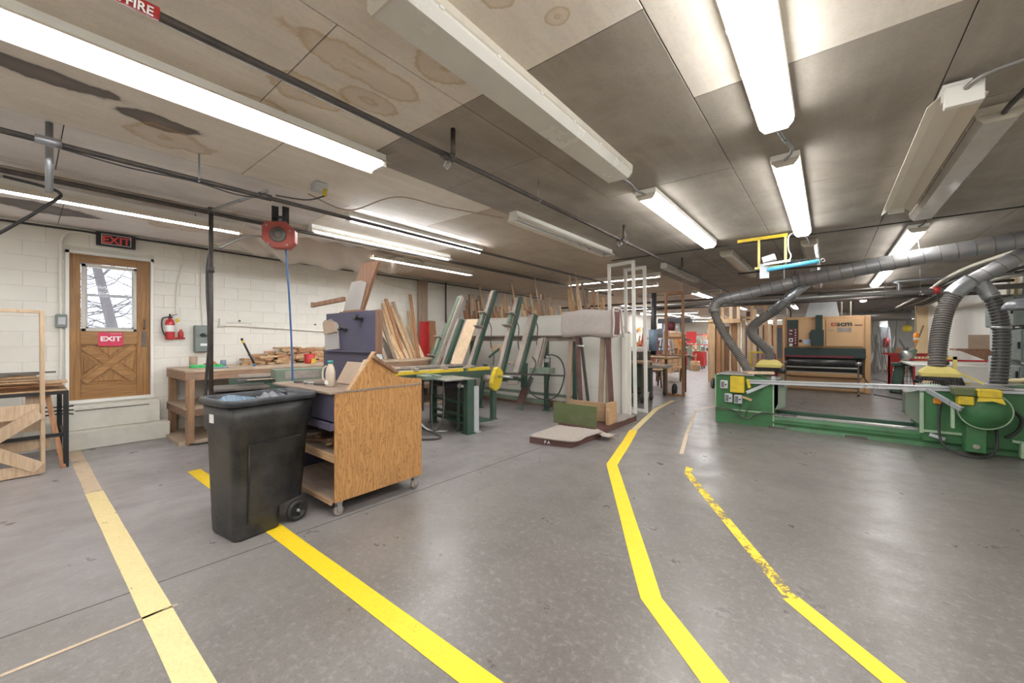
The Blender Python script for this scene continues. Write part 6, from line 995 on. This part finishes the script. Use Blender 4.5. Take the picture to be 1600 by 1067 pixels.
co = MB(); co.tube([(-.55 + .40 * k / 160, 6.85 + .022 * math.sin(k / 160 * 2 * math.pi * 16), 2.60 + .022 * math.cos(k / 160 * 2 * math.pi * 16)) for k in range(161)], .004, 5); P(t, 'coiled_cord', co, 'rubber'); P(t, 'eye_ring', MB().tube([(-.06 + .022 * math.cos(k / 10 * 6.283), 6.80, 2.57 + .022 * math.sin(k / 10 * 6.283)) for k in range(11)], .005, 5), 'steel')
P(t, 'white_cable', MB().tube(smooth_path([(-.3, 6.95, 3.03), (-.44, 6.93, 3.0), (-.45, 6.92, 2.8), (-.42, 6.9, 2.7), (-.45, 6.88, 2.63), (-.6, 6.86, 2.62)]), .009, 7), 'white_metal')
# ================================================================== RIGHT WALL
def ebox(y0_, y1_, z0_, z1_, label, m='grey_box', dep=.22):
    t = T('electrical_box', label, 'electrical box', (X1 - dep / 2, (y0_ + y1_) / 2, z0_)); P(t, 'case', MB().bb(X1 - dep, X1, y0_, y1_, z0_, z1_, .01), m); P(t, 'cover', MB().bb(X1 - dep - .012, X1 - dep, y0_ + .02, y1_ - .02, z0_ + .02, z1_ - .02, .006), m); P(t, 'latch', MB().bb(X1 - dep - .04, X1 - dep - .012, y0_ + .05, y0_ + .10, (z0_ + z1_) / 2 - .06, (z0_ + z1_) / 2 + .06, .005), 'black')
ebox(12.4, 13.2, 1.75, 2.4, 'upper grey green electrical box on the right wall'); ebox(11.2, 12.2, 1.75, 2.3, 'large green grey electrical box nearest the right edge', dep=.28); ebox(12.0, 12.9, 1.25, 1.72, 'pale electrical panel with breakers under the upper boxes', 'grey_light'); ebox(11.1, 11.95, 1.1, 1.68, 'grey electrical box in the middle row by the right edge'); ebox(12.1, 13.0, .75, 1.15, 'lower pale grey electrical box on the right wall', 'grey_light'); ebox(11.2, 11.95, .70, 1.02, 'lowest grey electrical box on the right wall')
for i in range(11): conduit('riser_conduit', [(X1 - .04, 8.4 + .42 * i, 2.3 if i > 6 else 1.9), (X1 - .04, 8.4 + .42 * i + .03, 3.03)], .028, 'cream_wall' if i % 3 == 0 else 'old_white', 'cream vertical conduit rising along the right wall', 'conduit', k=0)['group'] = 'vertical conduits on the right wall'
for i in range(10):
    o = W('batten', MB().bb(X1 - .02, X1, 7.9 + .5 * i, 7.98 + .5 * i, 1.9, 3.04, .003), 'cream_wall', 'cream vertical batten on the upper right wall', 'batten', (X1, 7.9 + .5 * i, 1.9), 'battens on the right wall')
conduit('bent_conduit', [(X1 - .1, 9.6, 3.0), (X1 - .3, 9.5, 2.7), (X1 - .32, 9.7, 2.4), (X1 - .2, 10.1, 2.2), (X1 - .15, 10.3, 2.0)], .03, 'cream_wall', 'cream pipe bending down from the upper right wall')
conduit('bent_conduit', [(2.35, 8.95, 2.0), (2.38, 8.95, 1.2), (2.33, 9.0, 1.0), (2.2, 9.1, .9), (2.0, 9.2, .88)], .035, 'cream_wall', 'thick cream pipe curving at the right edge beside the black hose')
t = T('domed_hood', 'blue grey domed metal lamp hood at the right edge above the saw', 'hood', (1.87, 7.6, 1.9)); P(t, 'dome', MB().lathe((1.87, 7.6, 1.86), [(.02, .14), (.10, .13), (.17, .09), (.2, .03), (.205, 0), (.19, .0), (.17, .03)], n=28), 'bag_grey'); P(t, 'rod', MB().cyl((1.87, 7.6, 1.99), (1.87, 7.6, H), .012), 'grey_pipe')
t = T('work_table', 'white topped table with red rail by the right wall behind the saw', 'table', (2.4, 14.2, 0)); P(t, 'top', MB().bb(1.55, 2.85, 13.2, 15.4, .86, .90, .005), 'white_wall'); P(t, 'red_rail', MB().bb(1.5, 2.85, 13.15, 13.19, 1.0, 1.04), 'red'); P(t, 'apron', MB().bb(1.6, 2.85, 13.2, 13.24, .3, .86), 'white_wall')
for xx, yy in ((1.6, 13.25), (2.8, 13.25), (1.6, 15.35), (2.8, 15.35)): P(t, 'leg', MB().bb(xx - .03, xx + .03, yy - .03, yy + .03, 0, .86), 'red')
t = T('wood_bracket', 'brown triangular wooden bracket on the white right wall', 'bracket', (2.7, 13.6, 1.1)); P(t, 'shelf', MB().bb(2.3, 2.88, 13.5, 14.2, 1.24, 1.28, .004), 'brown_board'); P(t, 'gusset', MB().prism([(2.35, 13.5, 1.24), (2.88, 13.5, 1.24), (2.88, 13.5, .95)], (0, .03, 0)), 'brown_board'); P(t, 'folder', MB().bb(2.5, 2.85, 13.6, 13.63, 1.28, 1.6, .003), 'cardboard')
W('black_bottle', MB().lathe((2.15, 13.6, .90), [(.05, 0), (.06, .01), (.06, .18), (.02, .24), (.015, .45)], n=12), 'black', 'black bottle with thin spout on the white topped table', 'bottle', (2.15, 13.6, .90))
conduit('extension_cord', [(1.63, 11.0, 2.4), (1.66, 11.0, 2.0), (1.62, 11.05, 1.6), (1.70, 11.0, 1.3), (1.58, 11.0, 1.0), (1.45, 11.0, .7)], .014, 'rubber', 'black cord hanging from the red valve of the cross pipe', 'cord')
# mitre saw and red cabinets in the aisle
t = T('red_cage_bench', 'red steel bench with mesh sides at the right of the aisle', 'bench', (2.1, 17.6, 0)); P(t, 'side_panel', MB().bb(1.45, 1.75, 17.0, 17.06, .1, 1.0, .01), 'red'); P(t, 'top_rail', MB().bb(1.45, 2.7, 17.0, 17.05, .98, 1.04).bb(1.45, 2.7, 18.4, 18.45, .98, 1.04), 'red')
ms = MB()
for i in range(12): ms.bb(1.8 + .075 * i, 1.812 + .075 * i, 17.01, 17.03, .1, .98)
for i in range(6): ms.bb(1.78, 2.7, 17.01, 17.03, .2 + .14 * i, .21 + .14 * i)
P(t, 'mesh', ms, 'maroon'); [P(t, 'leg', MB().bb(a_, a_ + .045, b__, b__ + .05, 0, 1), 'red') for a_, b__ in ((1.45, 17), (2.66, 17), (2.66, 18.4))]
t = T('mitre_saw', 'green chop saw on a splayed stand in front of the red bench', 'saw', (1.65, 15.4, 0)); P(t, 'stand', MB().bar((1.45, 15.3, 0), (1.55, 15.4, .75), .22, .25, (0, 1, 0), .02), 'green_dark'); P(t, 'stand_leg', MB().bar((1.95, 15.3, 0), (1.8, 15.4, .75), .14, .2, (0, 1, 0), .01), 'green_old'); P(t, 'saw_table', MB().bb(1.4, 2.0, 15.2, 15.7, .76, .84, .01), 'green_dark'); P(t, 'motor', MB().cyl((1.6, 15.4, 1.0), (1.85, 15.4, 1.15), .09, n=14).cyl((1.75, 15.3, .95), (1.85, 15.5, 1.2), .07), 'green_old'); P(t, 'arm', MB().bar((1.8, 15.4, .9), (1.55, 15.45, 1.5), .05, .05), 'iron'); P(t, 'blade_guard', MB().lathe((1.66, 15.3, 1.05), [(.02, -.02), (.13, -.02), (.14, 0), (.13, .02), (.02, .02)], (.3, 1, 0), 18), 'steel')
t = T('hanging_pulley', 'yellow round reel hanging far back past the cream pilaster', 'reel', (2.5, 23, 1.7)); P(t, 'disc', MB().lathe((2.55, 23, 1.95), [(.02, -.03), (.14, -.03), (.15, 0), (.14, .03), (.02, .03)], (0, 1, 0), 20), 'yellow')
P(t, 'hook', MB().cyl((2.55, 23, 2.1), (2.55, 23, 3.06), .01, n=6), 'iron')
t = T('orange_canister', 'orange and red canister hanging beside the cream pilaster', 'canister', (2.35, 19.5, 1.4)); P(t, 'body', MB().lathe((2.38, 19.5, 1.38), [(.03, 0), (.07, .03), (.07, .30), (.03, .36)], n=16), 'orange'); P(t, 'band', MB().lathe((2.38, 19.5, 1.48), [(.071, 0), (.072, .001), (.072, .07), (.071, .071)], n=16), 'paper'); P(t, 'hook', MB().cyl((2.38, 19.5, 1.74), (2.38, 19.5, 3.06), .008, n=6), 'iron')
conduit('leaning_pole', [(2.05, 19.8, 0), (2.75, 21.0, 2.0)], .025, 'pine_red', 'wooden pole leaning on the cream pilaster', 'pole', k=0)
t = T('far_column', 'pale column with a red extinguisher at the far end of the aisle', 'column', (2.1, 26.5, 0)); P(t, 'column', MB().bb(1.95, 2.25, 26.4, 26.7, 0, 2.9, .01), 'white_wall'); P(t, 'panel_box', MB().bb(1.97, 2.3, 26.2, 26.4, 1.2, 2.1, .01), 'grey_light'); P(t, 'extinguisher', MB().cyl((2.18, 26.1, 1.1), (2.18, 26.1, 1.55), .1), 'red'); P(t, 'door_edge', MB().bb(2.4, 2.75, 26.5, 26.55, 0, 1.1), 'pine_red')
t = T('overhead_duct', 'long grey crosswise duct at the far end above the aisle', 'duct', (1.8, 22, 2.5)); P(t, 'duct_body', MB().cyl((.6, 22, 2.45), (2.55, 22, 2.45), .2, n=18), 'grey_pipe'); P(t, 'strap', MB().cyl((.8, 22, 2.6), (.8, 22, H - .003), .01, n=6).cyl((2.3, 22, 2.6), (2.3, 22, H - .003), .01, n=6), 'iron')
for i in range(46):
    xx = R.uniform(1.15, 2.6); yy = R.uniform(22.6, 25.7) if i % 2 else R.uniform(27, 28.5); h = R.uniform(.9, 2.6)
    W('stored_rod', MB().bar((xx, yy, 0), (xx + R.uniform(-.35, .35), yy + R.uniform(-.1, .5), h), R.uniform(.02, .08), .02, (0, 1, 0)), R.choice(['dusty_iron', 'green_old', 'pine_grey', 'grey_pipe', 'iron', 'old_white']), 'rod or strip stored upright in the cluttered far end of the aisle', 'rod', (xx, yy, 0), 'rods and strips stored at the far end')
for i in range(26):
    xx = R.uniform(-1.0, 1.2); yy = R.uniform(23.5, 28.5); h = R.uniform(1.6, 2.7)
    W('stored_sheet', MB().bar((xx, yy, 0), (xx + R.uniform(-.1, .1), yy + .2, h), R.uniform(.1, .5), .03, (0, 1, 0)), R.choice(['pine', 'pine_grey', 'pine_red', 'brown_board', 'dusty_iron']), 'panel stored upright behind the tan machine', 'panel', (xx, yy, 0), 'panels stored behind the tan machine')
W('floor_cable', MB().tube(smooth_path([(.95, 14.4, .012), (1.4, 13.6, .012), (1.9, 12.6, .012), (1.2, 11.5, .012), (1.9, 10.3, .012), (2.6, 9.8, .012)]), .012, 6), 'rubber', 'black cable lying on the floor right of the tan machine', 'cable', (1.4, 13, 0))
W('floor_cable', MB().tube(smooth_path([(1.3, 20, .012), (1.6, 18.5, .012), (1.3, 17, .012), (1.4, 15.7, .012)]), .014, 6), 'rubber', 'black cable lying further back in the aisle', 'cable', (1.4, 18, 0))
